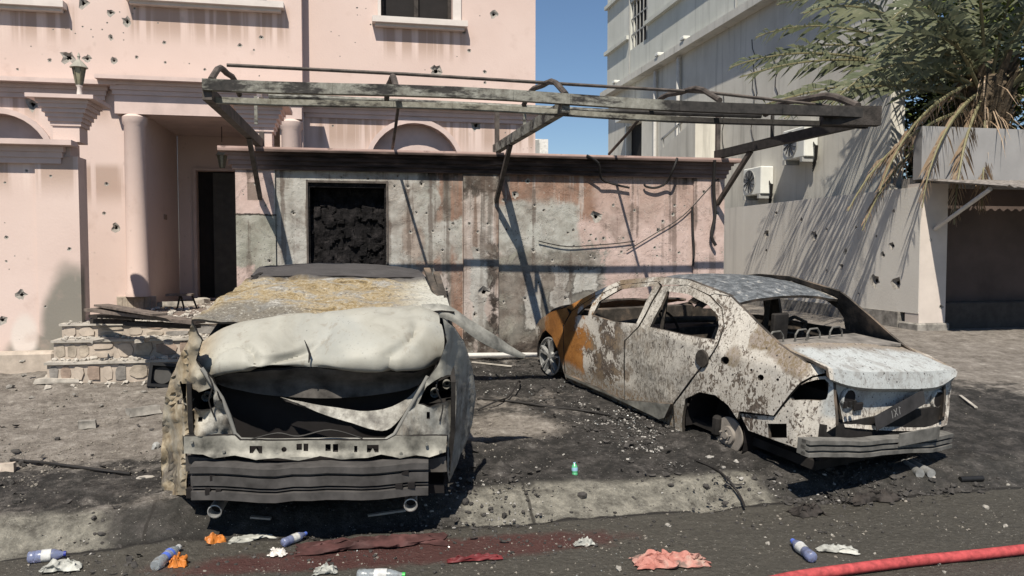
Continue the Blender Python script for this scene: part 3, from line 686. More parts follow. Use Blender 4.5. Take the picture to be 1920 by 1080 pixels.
# ------------------------------------------------------------------ grey building, boundary wall, carport on the right
gb = thing('grey_building', 'weathered grey apartment block with ledges, pipes and a small barred window', 'building')
XG = 9.0
mb = MB(); wall(mb, lambda a, b: V((XG, a, b)), V((1, 0, 0)), [(12.1, .4), (27.2, .4), (27.2, 7.15), (12.1, 7.15)], [rect(23.9, 4.75, 25.2, 5.85)], [], .2, 41); mb.build('wall', M['grey'], gb)
mb = MB(); wall(mb, lambda a, b: V((XG-.05, a, b)), V((1, 0, 0)), [(12.1, 7.34), (27.2, 7.34), (27.2, 13), (12.1, 13)], [rect(23.35, 8.25, 24.85, 9.75)], [], .2, 42); mb.build('upper_wall', M['grey2'], gb)
MB().box((XG-.30, 12, 7.15), (XG+.2, 27.25, 7.34)).build('ledge', M['grey'], gb)
MB().box((XG-.17, 12, 8.62), (XG-.0501, 23.3, 8.74)).box((XG-.17, 24.9, 8.62), (XG-.0501, 27.25, 8.74)).build('ledge', M['grey2'], gb)
MB().box((XG-.16, 12, 10.2), (XG-.0501, 27.25, 10.32)).build('ledge', M['grey2'], gb)
MB().box((XG+.2, 27.0, .4), (XG+8, 27.19, 13)).build('end_wall', M['grey'], gb)
MB().box((XG-.045, 12.09, 7.345), (XG+.24, 12.3, 13)).build('end_wall', M['grey'], gb)
MB().box((XG+.005, 12.09, .4), (XG+.26, 12.3, 7.145)).build('end_wall', M['grey'], gb)
MB().box((XG+.21, 12.31, 12.8), (XG+8, 26.99, 12.99)).build('roof', M['grey2'], gb)
win = MB().box((XG+.12, 23.35, 8.25), (XG+.14, 24.85, 9.75)).build('window', M['dark'], gb)
b = MB()
for i in range(5): b.box((XG-.03, 23.45+.3*i, 8.27), (XG-.005, 23.49+.3*i, 9.73))
for z in (8.7, 9.2): b.box((XG-.0299, 23.37, z), (XG-.0051, 24.83, z+.04))
b.build('window_bars', M['acg'], win)
win = MB().box((XG+.14, 23.9, 4.75), (XG+.16, 25.2, 5.85)).build('window', M['dark'], gb)
MB().box((XG-.05, 25.21, 4.7), (XG+.15, 25.3, 5.9)).box((XG-.15, 23.8, 4.62), (XG+.15, 25.3, 4.7)).build('window_frame', M['acw'], win)
for y in (20.9, 22.6): MB().tube([(XG-.08, y, .5), (XG-.08, y, 7.1)], .055, 8).build('drain_pipe', M['pipe'], gb)
for y in (17.6, 16.2, 24.9): MB().tube([(XG-.07, y, 7.4), (XG-.07, y, 10.1)], .022, 6).build('conduit', M['acg'], gb)
for y in (25.6, 20.0, 21.8): MB().box((XG-.33, y, 7.36), (XG-.12, y+.25, 7.46), bev=.02).build('lamp', M['acw'], gb)
MB().add([(XG-.6, 18.6, 3.6), (XG-.6, 20.9, 3.6), (XG-.6, 20.9, 4.55), (XG-.6, 18.6, 5.05), (XG, 18.6, 3.6), (XG, 20.9, 3.6), (XG, 20.9, 4.55), (XG, 18.6, 5.05)], [(0, 1, 2, 3), (4, 7, 6, 5), (0, 3, 7, 4), (1, 5, 6, 2), (3, 2, 6, 7), (0, 4, 5, 1)]).build('stair_parapet', M['grey'], gb)
r_ = MB().bar((XG-.55, 20.9, 4.85), (XG-.55, 18.6, 5.3), .05, .05).bar((XG-.55, 20.8, 4.4), (XG-.55, 20.8, 4.9), .05, .05).bar((XG-.55, 19.7, 4.6), (XG-.55, 19.7, 5.1), .05, .05); r_.build('handrail', M['acg'], gb)
ck = random.Random(9)
for k in range(5):
    y = ck.uniform(12.5, 20); z = ck.uniform(5.5, 6.9); pts = []
    for i in range(9): pts.append((XG-.006, y, z)); y += ck.uniform(-.12, .12); z -= ck.uniform(.1, .25)
    MB().tube(pts, .010, 5).build('cable_run', M['wire'], gb)

XB = 8.3
bw = thing('grey_boundary_wall', 'smooth grey boundary wall pocked by bullets with palm shadows on it', 'wall')
cr = []
for px, py, r in ((1437, 438, 6), (1527, 442, 7), (1502, 413, 3), (1672, 460, 5), (1655, 478, 4), (1640, 526, 9), (1680, 530, 8), (1577, 499, 4), (1585, 472, 4), (1676, 396, 3), (1640, 582, 5), (1573, 552, 4), (1437, 470, 3), (1550, 508, 2.5), (1643, 443, 2), (1670, 524, 3), (1610, 551, 2), (1455, 400, 3), (1661, 604, 5), (1550, 430, 2.5), (1605, 426, 2.5)):
    p = onX(px, py, XB); cr.append((p.y, p.z, r*(p-CAM).length/FPX*1.1))
mb = MB(); wall(mb, lambda a, b: V((XB, a, b)), V((1, 0, 0)), [(10.445, .86), (25, .86), (25, 2.75), (10.445, 2.75)], [], cr, .2, 51)
build_raw(mb, 'wall_face', [M['bwall'], M['cement'], M['hole']], bw)
MB().box((XB-.04, 10.845, .3), (XB+.2, 25, .859)).build('plinth', M['rubble2'], bw)
MB().box((XB+.2, 10.49, .3), (XB+.24, 25, 2.74)).build('rear_face', M['cement'], bw)
cp = thing('carport', 'dark covered carport with grey parapet and ragged awning edge beside the grey wall', 'carport')
YC = 10.44
mb = MB(); wall(mb, lambda a, b: V((a, YC, b)), V((0, 1, 0)), rect(8.306, .72, 8.76, 2.80), [], pxc([(1733, 602, 6), (1727, 487, 3), (1765, 575, 3), (1745, 450, 2)], YC), .3, 52); mb.box((8.503, YC+.3, .72), (8.758, YC+.4, 2.79)); build_raw(mb, 'pillar', [M['cream'], M['cement'], M['hole']], cp)
MB().box((8.26, YC-.06, .3), (8.8, YC+.4, .719), bev=.02).build('pillar_foot', M['rubble2'], cp)
MB().box((8.31, YC+.02, 2.86), (16, YC+.2, 3.64)).build('parapet', M['parapet'], cp)
MB().box((8.35, YC+.2, 2.75), (16, YC+.5, 2.90)).build('roof_slab', M['cement'], cp)
cs = random.Random(3); mb = MB()
rows = [[] for _ in range(7)]; x = 8.28
while x < 15.5:
    cz = .022*math.sin((x-8.28)*42); tear = .10*abs(fbm(V((x*2.3, 1, 1))))+(.10 if cs.random() < .1 else 0)
    for k in range(7):
        t = k/6; y = YC-.01-(1.6-tear)*t; rows[k].append(V((x+.05*t*fbm(V((x*3, k, 2))), y, 2.84-.21*t+cz-.05*t*t*abs(fbm(V((x*1.7, 4, 1)))))))
    x += .035
sheet(rows, .008, mb, 0, 0); mb.build('awning_sheet', plain('corrugated_sheet', (.20, .18, .165), .8, var=.5, scale=10), cp)
MB().box((8.52, YC+.28, .3), (16, YC+.32, 2.75)).build('rear_wall', plain('shade_brown_plaster', (.085, .062, .054), .9, world=True, scale=1.5), cp)  # shade of the deep interior is put into this dark wall colour
MB().tube([(8.54, YC-.01, 2.12), (8.36, 9.2, 2.62)], .03, 10).build('awning_strut', M['pipe'], cp)
MB().box((8.80, YC+.10, .5), (16, YC+.279, 1.02), bev=.02).build('wall_base', plain('dark_wall_base', (.05, .044, .04), .9, world=True), cp)  # even near-black colour along the foot of the rear wall

fb = thing('far_white_building', 'small white building with a dark vent far off in the sky gap', 'building')
MB().box((7.2, 32, .5), (8.02, 36, 6.35)).build('wall', plain('far_white', (.62, .61, .59), .8, world=True), fb)
MB().box((7.35, 31.9, 5.7), (7.62, 31.999, 6.3)).build('vent', M['acg'], fb)

# air conditioners
def split_ac(label, mt, grp=None, w_=.8, h_=.6, d_=.3):
    t = thing('air_conditioner', label, 'air conditioner', group=grp)
    t.matrix_world = mt
    MB().box((-w_/2, -d_, 0), (w_/2, 0, h_), bev=.02).build('case', M['acw'], t)
    MB().lathe([(.24, -d_-.012), (.255, -d_-.02), (.255, -d_-.004)], (-.1, 0, h_/2), 'y', 24).build('fan_ring', M['acg'], t, 40)
    f = MB().lathe([(.05, -d_-.013), (.05, -d_-.001)], (-.1, 0, h_/2), 'y', 12)
    for k in range(10):
        a = math.pi*2*k/10; f.bar((-.1+.05*math.cos(a), -d_-.012, h_/2+.05*math.sin(a)), (-.1+.235*math.cos(a+.3), -d_-.012, h_/2+.235*math.sin(a+.3)), .03, .012)
    f.build('fan', M['black'], t)
    MB().box((-.36, -d_-.02, -.09), (-.28, 0, -.001)).build('bracket', M['acg'], t); MB().box((.28, -d_-.02, -.09), (.36, 0, -.001)).build('bracket', M['acg'], t)
    g_ = MB()
    for k in range(4): g_.tube([(w_/2-.02, -.1, .3-.03*k), (w_/2+.08+.03*k, -.12, .2), (w_/2+.05+.02*k, -.1, -.05), (w_/2-.1, -.05, -.12-.05*k)], .012, 6)
    g_.build('hoses', M['wire'], t); return t
FACE = Matrix.Rotation(math.radians(-90), 4, 'Z')
p = onX(1410, 366, 8.7); split_ac('white outdoor air conditioner with round fan above the grey boundary wall', Matrix.Translation(V((8.99, p.y, p.z))) @ FACE)
p = onX(1492, 298, 8.75); split_ac('dusty air conditioner behind the palm fronds on the grey block', Matrix.Translation(V((8.99, p.y, p.z))) @ FACE)
p = onX(1190, 240, 8.9)
t = thing('window_air_conditioner', 'small window air conditioner jutting from the far end of the grey block', 'air conditioner', (XG, 24.4, 5.92))
MB().box((-.55, -.45, 0), (.12, .45, .55)).build('case', M['acw'], t)
g_ = MB()
for k in range(4): g_.box((-.5+.13*k, -.462, .06), (-.42+.13*k, -.451, .48))
g_.build('grille', M['acg'], t)
# ================================================================== burnt canopy frame on the garden wall
cf = thing('canopy_frame', 'burnt steel canopy frame with hoops cantilevered from the top of the garden wall', 'canopy frame')
def sag(x): return .015*math.sin(x*1.7)-.01*max(0, x-3)
pts = [V((-1.08+5.78*i/12, 6.5, 3.075-.003*i+sag(-1.08+5.78*i/12))) for i in range(13)]
mb = MB()
for a, b in zip(pts, pts[1:]): mb.bar(a, b+(b-a)*.004, .07, .085)
mb.build('front_beam', M['steel'], cf)
mb = MB()
for a, b in zip(pts, pts[1:]): mb.bar(a+V((0, .16, -.085)), b+V((0, .16, -.085))+(b-a)*.004, .045, .05)
mb.build('lower_rail', M['steel'], cf)
MB().tube([(-.75, 8.15, 3.30), (1.0, 8.16, 3.29), (2.6, 8.15, 3.27), (4.45, 8.15, 3.28)], .028, 8).build('purlin', M['steel'], cf)
MB().tube([(-1.0, 7.2, 3.37), (.5, 7.2, 3.36), (2, 7.19, 3.33), (3.4, 7.2, 3.31), (4.62, 7.15, 3.22)], .016, 6).build('top_rod', M['darksteel'], cf)
for xr, xt in ((-.96, -1.05), (1.70, 1.78), (4.50, 4.68)):
    mt = M['steel'] if xr > 0 else M['darksteel']
    MB().bar((xr, 9.33, 2.99), (xt, 6.5, 3.0), .07, .10).build('arm', mt, cf)
    MB().bar((xr, 9.29, 2.38), (xr+(xt-xr)*.28, 8.55, 2.95), .045, .05).build('brace', M['darksteel'], cf)
    MB().bar((xr+.02, 9.34, 2.93), (xr+.02, 9.34, 3.50), .05, .05).build('post', M['darksteel'], cf)
    MB().bar((xr+.09, 8.15, 3.02), (xr+.09, 8.15, 3.29), .03, .03).build('hanger', M['steel'], cf)
for x in (.50, 3.10): MB().tube([(x, 9.34, 2.97), (x, 8.7, 3.12), (x, 8.15, 3.27)], .017, 6).build('rafter', M['darksteel'], cf)
for x, h in ((-1.02, .16), (.38, .15), (1.78, .17), (3.16, .16), (4.5, .14)):
    pl = []
    for i in range(11):
        t = i/10; pl.append(V((x, 6.5+1.65*t, 3.10+.2*t+h*math.sin(math.pi*t)*(1+.2*math.sin(t*9)))))
    MB().tube(pl, .026 if x < 4 else .035, 8).build('hoop', M['darksteel'], cf)
MB().bar((4.2, 6.6, 3.02), (4.70, 6.48, 3.01), .11, .17).build('charred_end', M['char'], cf)
# loose cables hanging on the wall
def cable(label, pts, r=.010, name='cable', grp=None, mat='wire'):
    mb = MB().tube([p for row in net([[V(q) for q in pts]], 5, 1)[:1] for p in row], r, 6); o = mb.build(name, M[mat], None)
    return tag(o, label, 'cable', grp)
def onW(px, py, off=.03): return onY(px, py, YW-off)
cable('black cable hanging in a loop from the coping over the right wall panel', [onW(1100, 291, .2), onW(1122, 306, .2), onW(1128, 335, .1), onW(1150, 345, .06), onW(1180, 352, .05)], .014)
cable('short burnt cable loop under the coping near the right pilaster', [onW(1270, 296, .2), onW(1262, 318, .19), onW(1250, 342, .08), onW(1230, 352, .06), onW(1212, 350, .05), onW(1208, 345, .05)], .014)
cable('thin wire slanting up the pink panel to the right canopy brace', [onW(1175, 470), onW(1225, 440), onW(1280, 405), onW(1330, 352), onW(1352, 330)], .006)
cable('frayed wire running level across the scorched middle panel', [onW(1010, 452), onW(1060, 462), onW(1110, 460), onW(1160, 456), onW(1190, 452)], .007)
cable('charred cable dangling beside the right end pilaster', [onW(1340, 300, .2), onW(1338, 350, .12), onW(1341, 400, .1), onW(1334, 440, .1), onW(1342, 460, .1)], .02)
cable('thin black conduit down the seam of the right pilaster', [onW(1298, 388, .05), onW(1299, 430, .05), onW(1301, 470, .05), onW(1299, 500, .05)], .014)
tag(MB().tube([(1.0, 9.24, .58), (1.9, 9.2, .57), (2.3, 9.17, .56)], .03, 8).build('pipe', M['pipe'], None), 'pale pipe lying along the foot of the garden wall between the cars', 'pipe')

# ================================================================== palm and tree
def m_leaf(name, a, b, c):
    g = G(name); p = g.ob(); n = g.noise(p, 1.3, 4); n2 = g.noise(p, 14, 3)
    col = g.mix(g.rng(n2, .55, .7, 0, .6), g.ramp(n, [(.35, a), (.65, b)]), c)
    g.b.inputs['Subsurface Weight'].default_value = 0
    return g.fin(col, .5, 0, None, .4)
M['frond'] = m_leaf('palm_green', (.088, .104, .058), (.158, .168, .10), (.25, .235, .155))
M['dead'] = m_leaf('palm_dry', (.20, .135, .085), (.34, .25, .17), (.40, .33, .24))
M['rachis'] = plain('palm_rachis', (.17, .155, .085), .6)
M['bark'] = plain('palm_bark', (.10, .075, .05), .9, var=.6, scale=10, bump=.8, bd=.02)
PC = V((9.9, 11.05, 4.30))
palm = thing('palm_tree', 'date palm with drooping green fronds and dry hanging ones above the carport', 'palm tree', (PC.x, PC.y, .6))
pr_ = random.Random(17)
def frond(az, el, L, droop, dead, seed):
    r = random.Random(seed); n = 16; p = V((.12*math.cos(az), .12*math.sin(az), PC.z-.6+r.uniform(-.25, .2))); pts = [p.copy()]; e = el; a = az
    for i in range(n):
        d = V((math.cos(a)*math.cos(e), math.sin(a)*math.cos(e), math.sin(e))); p = p+d*(L*.80/n); pts.append(p.copy())
        e -= droop/n*(.5+1.1*i/n); a += r.uniform(-.03, .03)
    mb = MB(); mb.tube(pts, [.028*(1-.85*i/n)+.004 for i in range(n+1)], 5, 1)
    k = 44 if not dead else 46
    for j in range(k):
        t = .16+.83*j/k; f = t*n; i = min(int(f), n-1); q = pts[i].lerp(pts[i+1], f-i); d = (pts[i+1]-pts[i]).normalized()
        sd = d.cross(V((0, 0, 1)))
        if sd.length < .05: sd = V((1, 0, 0))
        sd.normalize(); u = sd.cross(d)
        ln = (.60 if not dead else .40)*.85*math.sin(math.pi*min(1, .14+.84*t))**.6*r.uniform(.8, 1.1)
        for s in (-1, 1):
            if dead and r.random() < .25: continue
            sp = r.uniform(.9, 1.3) if not dead else r.uniform(.4, .8)
            ph = r.uniform(-.55, .85); w_ = ((sd*s*math.cos(ph)+u*math.sin(ph))*sp+d*r.uniform(.65, .9)).normalized()
            if dead: w_ = (w_+V((0, 0, -.5))).normalized()
            m1 = q+w_*ln*.5; tip = q+w_*ln+V((0, 0, -.28*ln if not dead else -.4*ln))
            wd = (u*.6+d.cross(w_)*.5).normalized()*(.0085 if not dead else .007)
            mb.add([q, m1+wd, tip, m1-wd], [(0, 1, 2), (0, 2, 3)], 0)
    o = build_raw(mb, 'frond', [M['dead'] if dead else M['frond'], M['rachis']], palm); return o
def az_to(px, py, Y=None, dz=0): 
    pass
R_ = math.radians
spec = [(194, 8, 5.4, .7), (203, 12, 5.2, .95), (182, 22, 5.6, .8), (210, 20, 4.8, 1.1), (186, -2, 5.6, .35), (184, 10, 5.4, .55), (200, 24, 5.8, .85), (187, 37, 5.8, .95), (192, 56, 5.4, 1.2), (212, 34, 5.0, 1.2), (224, 48, 4.6, 1.35), (190, 74, 5.2, 1.5), (266, 64, 4.4, 1.6), (295, 50, 4.4, 1.4), (325, 45, 4.6, 1.3), (340, 25, 4.6, 1.1), (0, 50, 4.6, 1.3), (20, 30, 4.6, 1.2), (60, 50, 4.4, 1.3), (100, 45, 4.4, 1.3), (140, 40, 4.6, 1.2), (155, 60, 4.8, 1.4), (166, 38, 4.8, 1.1), (250, 76, 4.2, 1.5), (300, 72, 4.2, 1.5), (330, 5, 3.8, .8), (345, -8, 3.4, .8)]
for i, (a, e, L, dr) in enumerate(spec): frond(R_(a), R_(e), L, dr, False, 100+i)
for i, (a, e, L, dr) in enumerate([(210, -20, 3.6, 1.1), (216, -30, 3.4, 1.0), (203, -15, 4.2, .9), (196, -12, 4.6, .75), (228, -50, 2.4, .7), (190, -25, 4.0, .7)]): frond(R_(a), R_(e), L, dr, True, 300+i)
MB().lathe([(.30, 0), (.26, .5), (.23, 2), (.22, 2.8), (.30, 3.3), (.36, 3.6), (.30, 3.9), (.12, 4.2)], n=16).build('trunk', M['bark'], palm)
mb = MB()
for i in range(150):
    z = pr_.uniform(2.7, 4.0); a = pr_.uniform(0, 6.28); rr = .27+.08*sstep(2.9, 3.7, z)
    c = V((rr*math.cos(a), rr*math.sin(a), z)); o_ = V((math.cos(a), math.sin(a), 0)); s = V((-math.sin(a), math.cos(a), 0))
    mb.add([c-s*.07, c+s*.07, c+o_*.13+V((0, 0, .26))+s*.03, c+o_*.13+V((0, 0, .26))-s*.03, c-o_*.05+V((0, 0, .1))], [(0, 1, 2, 3), (1, 4, 2), (4, 0, 3), (2, 4, 3)])
tag(mb.build('leaf_bases', M['bark'], palm), kind='stuff')
mb = MB()   # dry fibre and fruit stalks round the crown
for i in range(90):
    a = pr_.uniform(0, 6.28); z = pr_.uniform(3.2, 3.95); c = V((.3*math.cos(a), .3*math.sin(a), z)); L = pr_.uniform(.4, 1.0)
    d = V((math.cos(a)*.7, math.sin(a)*.7, -pr_.uniform(.4, 1.2))).normalized(); s = d.cross(V((0, 0, 1))).normalized()*.010
    mb.add([c-s, c+s, c+d*L*.5+s+V((0, 0, .08)), c+d*L, c+d*L*.5-s+V((0, 0, .08))], [(0, 1, 2, 4), (4, 2, 3)])
tag(mb.build('dry_fibre', M['dead'], palm), kind='stuff')
def leafy(label, c, rx, rz, n, seed, mat, leaf=.11):
    t = thing('leafy_tree', label, 'tree', (c[0], c[1], .6)); r = random.Random(seed)
    MB().tube([(0, 0, 0), (.1, .05, 2), (0, .1, c[2]-.6)], [.2, .16, .08], 8).build('trunk', M['bark'], t)
    mb = MB(); cl = [V((r.gauss(0, rx*.5), r.gauss(0, rx*.5), c[2]-.6+r.gauss(0, rz*.5))) for _ in range(46)]
    for i in range(n):
        q = r.choice(cl)+V((r.gauss(0, .32), r.gauss(0, .32), r.gauss(0, .26)))
        if q.x+c[0] < 9.45 or q.y+c[1] < 11.05: continue
        a = V((r.uniform(-1, 1), r.uniform(-1, 1), r.uniform(-.8, .5))).normalized(); b = a.cross(V((r.uniform(-1, 1), r.uniform(-1, 1), 1))).normalized()
        L = leaf*r.uniform(.7, 1.4); mb.add([q, q+a*L*.5+b*L*.28, q+a*L, q+a*L*.5-b*L*.28], [(0, 1, 2, 3)])
    tag(mb.build('crown', mat, t), kind='stuff'); return t
M['leafshade'] = m_leaf('leaf_shade_dark', (.035, .05, .018), (.07, .085, .032), (.10, .10, .04))  # dark leaf colour carries the shade of the gap it fills
M['leaf'] = m_leaf('leaf_green', (.075, .115, .025), (.15, .18, .045), (.22, .22, .06))
leafy('yellow green leafy tree crown behind the palm at the upper right', (11.0, 12.0, 5.7), 1.7, 1.5, 15000, 5, M['leaf'], .13)
leafy('added mass of dark leaves standing in for the shaded gap behind the carport parapet', (10.7, 12.7, 3.4), 1.9, 1.7, 17000, 9, M['leafshade'], .13)  # added leaf mass, stands in for shade between block and parapet
# ================================================================== burnt cars
def m_sedan_paint():
    g = G('scorched_white_paint'); p = g.ob(); x, y, z = g.xyz(p)
    n = g.noise(p, 3.6, 9, .7, .3); n2 = g.noise(g.sc(p, (1.25, 1.25, .75)), 21, 8, .74, 1.2); n3 = g.noise(p, 60, 4, .7); big = g.noise(p, 2.2, 5, .6)
    cream = g.ramp(n3, [(.3, (.42, .385, .335)), (.7, (.60, .565, .51))])
    dark = g.ramp(n3, [(.3, (.045, .035, .028)), (.7, (.17, .135, .11))])
    rust = g.ramp(n, [(.3, (.15, .058, .016)), (.55, (.34, .145, .036)), (.75, (.44, .235, .09))])
    brown = g.ramp(n2, [(.3, (.12, .085, .055)), (.7, (.29, .22, .15))])
    blue = g.ramp(n2, [(.3, (.32, .335, .33)), (.7, (.50, .52, .52))])
    grey = g.ramp(g.noise(p, 14, 8, .75, .5), [(.36, (.05, .053, .056)), (.50, (.10, .11, .12)), (.58, (.18, .19, .20)), (.66, (.44, .42, .385))])
    # how much paint is burnt off grows from the quarter panel to the front door
    dens = g.m('ADD', g.rng(x, -.1, .8, -.035, .03), g.m('MULTIPLY', g.m('SUBTRACT', big, .5), .45))
    w2 = g.rng(x, .7, 1.5, .12, .62); f = g.m('ADD', g.m('ADD', g.m('MULTIPLY', n2, g.m('SUBTRACT', 1.0, w2)), g.m('MULTIPLY', n, w2)), dens)
    c = g.mix(g.rng(f, .495, .53), cream, dark)
    c = g.mix(g.m('MULTIPLY', g.rng(n, .5, .56), g.rng(x, .3, 1.6, .15, .95)), c, brown)
    gr = g.noise(g.sc(p, (1.2, 1.2, .6)), 26, 7, .75, .8); gash = g.ramp(gr, [(.36, (.07, .062, .054)), (.48, (.29, .27, .235)), (.60, (.50, .47, .42))])
    c = g.mix(g.m('MULTIPLY', g.m('MULTIPLY', g.rng(x, .25, .6), g.rng(x, 1.55, 1.25)), g.rng(big, .36, .6, .35, .95)), c, gash)
    fr = g.m('ADD', x, g.m('MULTIPLY', g.m('SUBTRACT', n, .5), 1.5))
    c = g.mix(g.m('MULTIPLY', g.rng(fr, 1.95, 2.12), g.rng(fr, 3.0, 2.75)), c, g.mix(g.rng(n2, .46, .56), g.mix(g.rng(big, .28, .42), brown, rust), rust))
    c = g.mix(g.m('MULTIPLY', g.rng(g.m('ADD', z, g.m('MULTIPLY', n, .2)), .36, .26), g.rng(x, .4, .7)), c, g.mix(g.rng(n2, .45, .55), (.34, .315, .28), brown))
    c = g.mix(MAX(g, g.m('MULTIPLY', g.blob(x, z, (-.0, .80), (.09, .10), n2, .5), .85), g.rect(x, g.m('SUBTRACT', z, g.m('MULTIPLY', x, .33)), -.72, -.1, .97, 1.4, n, .22, .03)), c, g.mix(g.rng(n2, .45, .55), (.20, .155, .10), (.30, .255, .22)))
    tr = g.m('MULTIPLY', g.rng(x, -.36, -.5), g.rng(g.m('ABSOLUTE', y), .76, .72)); tr = g.m('MULTIPLY', tr, g.rng(z, .5, .56))
    ash = g.rng(g.m('ADD', x, g.m('MULTIPLY', g.m('SUBTRACT', n, .5), .5)), -.55, -.44)
    ld = g.rng(g.noise(p, 7, 8, .72, .4),   .47, .60, 0, .8); blue = g.mix(ld, blue, (.27, .265, .255)); blue = g.mix(g.rng(n2, .58, .62, 0, .7), blue, (.13, .12, .11))
    c = g.mix(tr, c, g.mix(ash, blue, g.mix(g.rng(n2, .45, .55), (.30, .28, .255), (.17, .15, .13))))
    rf = g.rng(z, 1.10, 1.16); c = g.mix(g.m('MULTIPLY', rf, g.rng(g.m('ABSOLUTE', y), .66, .58)), c, grey)
    c = g.mix(g.m('MULTIPLY', g.m('MULTIPLY', g.rng(z, .62, .5), g.rng(x, -.72, -.8)), g.rng(n2, .5, .58)), c, (.24, .21, .185))
    sp = g.voro(p, 17); sp2 = g.voro(p, 38)
    c = g.mix(g.m('MULTIPLY', MAX(g, g.rng(sp, .16, .10), g.rng(sp2, .19, .12, 0, .8)), g.rng(x, 2.2, 1.4)), c, (.05, .042, .04))
    h = g.m('ADD', g.rng(f, .52, .49), g.m('MULTIPLY', n3, .5))
    return g.fin(c, .72, 0, g.bump(h, .45, .004), .3)
def m_inner():
    g = G('burnt_inner_steel'); p = g.ob(); n = g.noise(p, 4, 7, .7); x, y, z = g.xyz(p)
    c = g.ramp(n, [(.32, (.018, .016, .014)), (.50, (.065, .056, .048)), (.62, (.15, .115, .088)), (.78, (.27, .19, .13))])
    return g.fin(c, .85, 0, g.bump(n, .5, .006), .2)
M['paint'] = m_sedan_paint(); M['inner'] = m_inner()
M['soot'] = plain('sooty_metal', (.016, .014, .013), .85, var=.7, scale=8, bump=.4)
M['alloy'] = plain('scorched_alloy', (.42, .42, .41), .45, .6, var=.4, scale=12)
M['disc'] = plain('brake_disc', (.24, .215, .19), .65, .1, var=.3, scale=10)
M['beam'] = plain('bumper_beam', (.13, .125, .115), .7, .0, var=.5, scale=7)
M['beam2'] = plain('dark_bumper_beam', (.062, .058, .056), .65, .0, var=.5, scale=7)
M['dirtshade'] = plain('dirt_shade_metal', (.20, .195, .175), .75, var=.55, scale=8, bump=.4)  # grey holds the torn flap's own shade, plain dirt on other parts
M['sootshade'] = plain('soot_shade_metal', (.075, .068, .062), .8, var=.7, scale=7, bump=.5)  # soot, plus painted shade under the boot lid overhang
class Car:
    def __init__(s, O, f, l, n): s.O, s.f, s.l, s.n = V(O), V(f), V(l), V(n)
    def mat(s):
        m_ = Matrix((s.f, s.l, s.n)).transposed().to_4x4(); m_.translation = s.O; return m_
    def to(s, P): v = P-s.O; return V((v @ s.f, v @ s.l, v @ s.n))
    def side(s, px, py, W, k=.40, zb=.80):
        c = s.to(hit(px, py, s.O+s.l*W, s.l))
        if c.z > zb: c = s.to(hit(px, py, s.O+s.l*W+s.n*zb, (s.l+s.n*k)))
        if c.x < -.64:   # the tail turns in towards the rear
            e = s.to(hit(px, py, s.O+s.l*c.y*0+s.l*(W-max(0, c.z-zb)*k)-s.f*.64, s.l*.24-s.f*.17))
            c = e
        return c
    def tx(s, px, py, x): return s.to(hit(px, py, s.O+s.f*x, s.f))
    def tz(s, px, py, z): return s.to(hit(px, py, s.O+s.n*z, s.n))
def frame_on_slope(p_rear, p_front, roll, W):
    f = (p_front-p_rear).normalized(); n0 = V((0, -.105, 1)).normalized(); l0 = n0.cross(f)
    r = math.radians(roll); l = (l0*math.cos(r)+n0*math.sin(r)).normalized(); n = f.cross(l)
    return Car(p_rear-l*W, f, l, n)
# ------------------------------------------------------------------ right car: spotted white sedan
cv = frame_on_slope(V((2.937, 5.887, .166)), V((2.114, 8.407, .430)), 1.5, .86)
sed = thing('burnt_sedan', 'burnt out white sedan with black spots, rusty front door and missing rear wheel', 'car'); sed.matrix_world = cv.mat()
def taper(c):
    c = c.copy(); c.y -= .10*sstep(2.5, 3.3, c.x)
    if c.z < .8: c.y -= .05*((c.z-.6)/.6)**2
    return c
def side_panel(name, outline, holes=(), off=0, thick=.03, sp=9, amp=.004, mats=None, both=True, label=None):
    vs, tr = cdt(outline, holes, sp)
    out = []
    for a, b in vs:
        c = taper(cv.side(a, b, .86)); c.y += off+amp*fbm(c*5); out.append(c)
    inn = [c-V((0, thick, .0)) for c in out]; mats = mats or [M['paint'], M['inner']]
    # image y runs down: flip to face outward
    tr = [t[::-1] for t in tr] if (out[tr[0][1]]-out[tr[0][0]]).cross(out[tr[0][2]]-out[tr[0][0]]).y < 0 else tr
    mb = MB(); skin(vs, tr, out, inn, mb); o = build_raw(mb, name, mats, sed, 50)
    if label: o['label'] = label
    if both:
        mb2 = MB(); fl = lambda c: V((c.x, -c.y*(1-.08*sstep(.4, -.4, c.x)), c.z*(1-.15*sstep(.3, -.8, c.x)))); skin(vs, [t[::-1] for t in tr], [fl(c) for c in out], [fl(c) for c in inn], mb2); build_raw(mb2, name, mats, sed, 50)
    return o
side_panel('front_fender', [(1057, 608), (1055, 712), (1051, 694), (1044, 655), (1032, 630), (1018, 619), (1007, 626), (999, 640), (992, 625), (991, 613), (1002, 600), (1030, 585), (1062, 577), (1067, 588)], label='rusty orange front fender')
side_panel('front_door', [(1058, 609), (1073, 583), (1116, 556), (1166, 534), (1233, 528), (1238, 537), (1196, 613), (1172, 637), (1167, 751), (1110, 727), (1056, 699)], [[(1111, 591), (1124, 565), (1164, 542), (1226, 536), (1193, 607), (1150, 603)], [(1081, 591), (1096, 577), (1112, 568), (1102, 592)]], off=.004, amp=.008)
side_panel('rear_door', [(1173, 638), (1198, 614), (1243, 536), (1290, 535), (1330, 555), (1352, 579), (1357, 611), (1345, 646), (1331, 667), (1259, 757), (1168, 751)], [[(1220, 613), (1252, 546), (1290, 551), (1328, 571), (1346, 592), (1348, 613), (1339, 637), (1280, 627)]], off=.003, amp=.012)
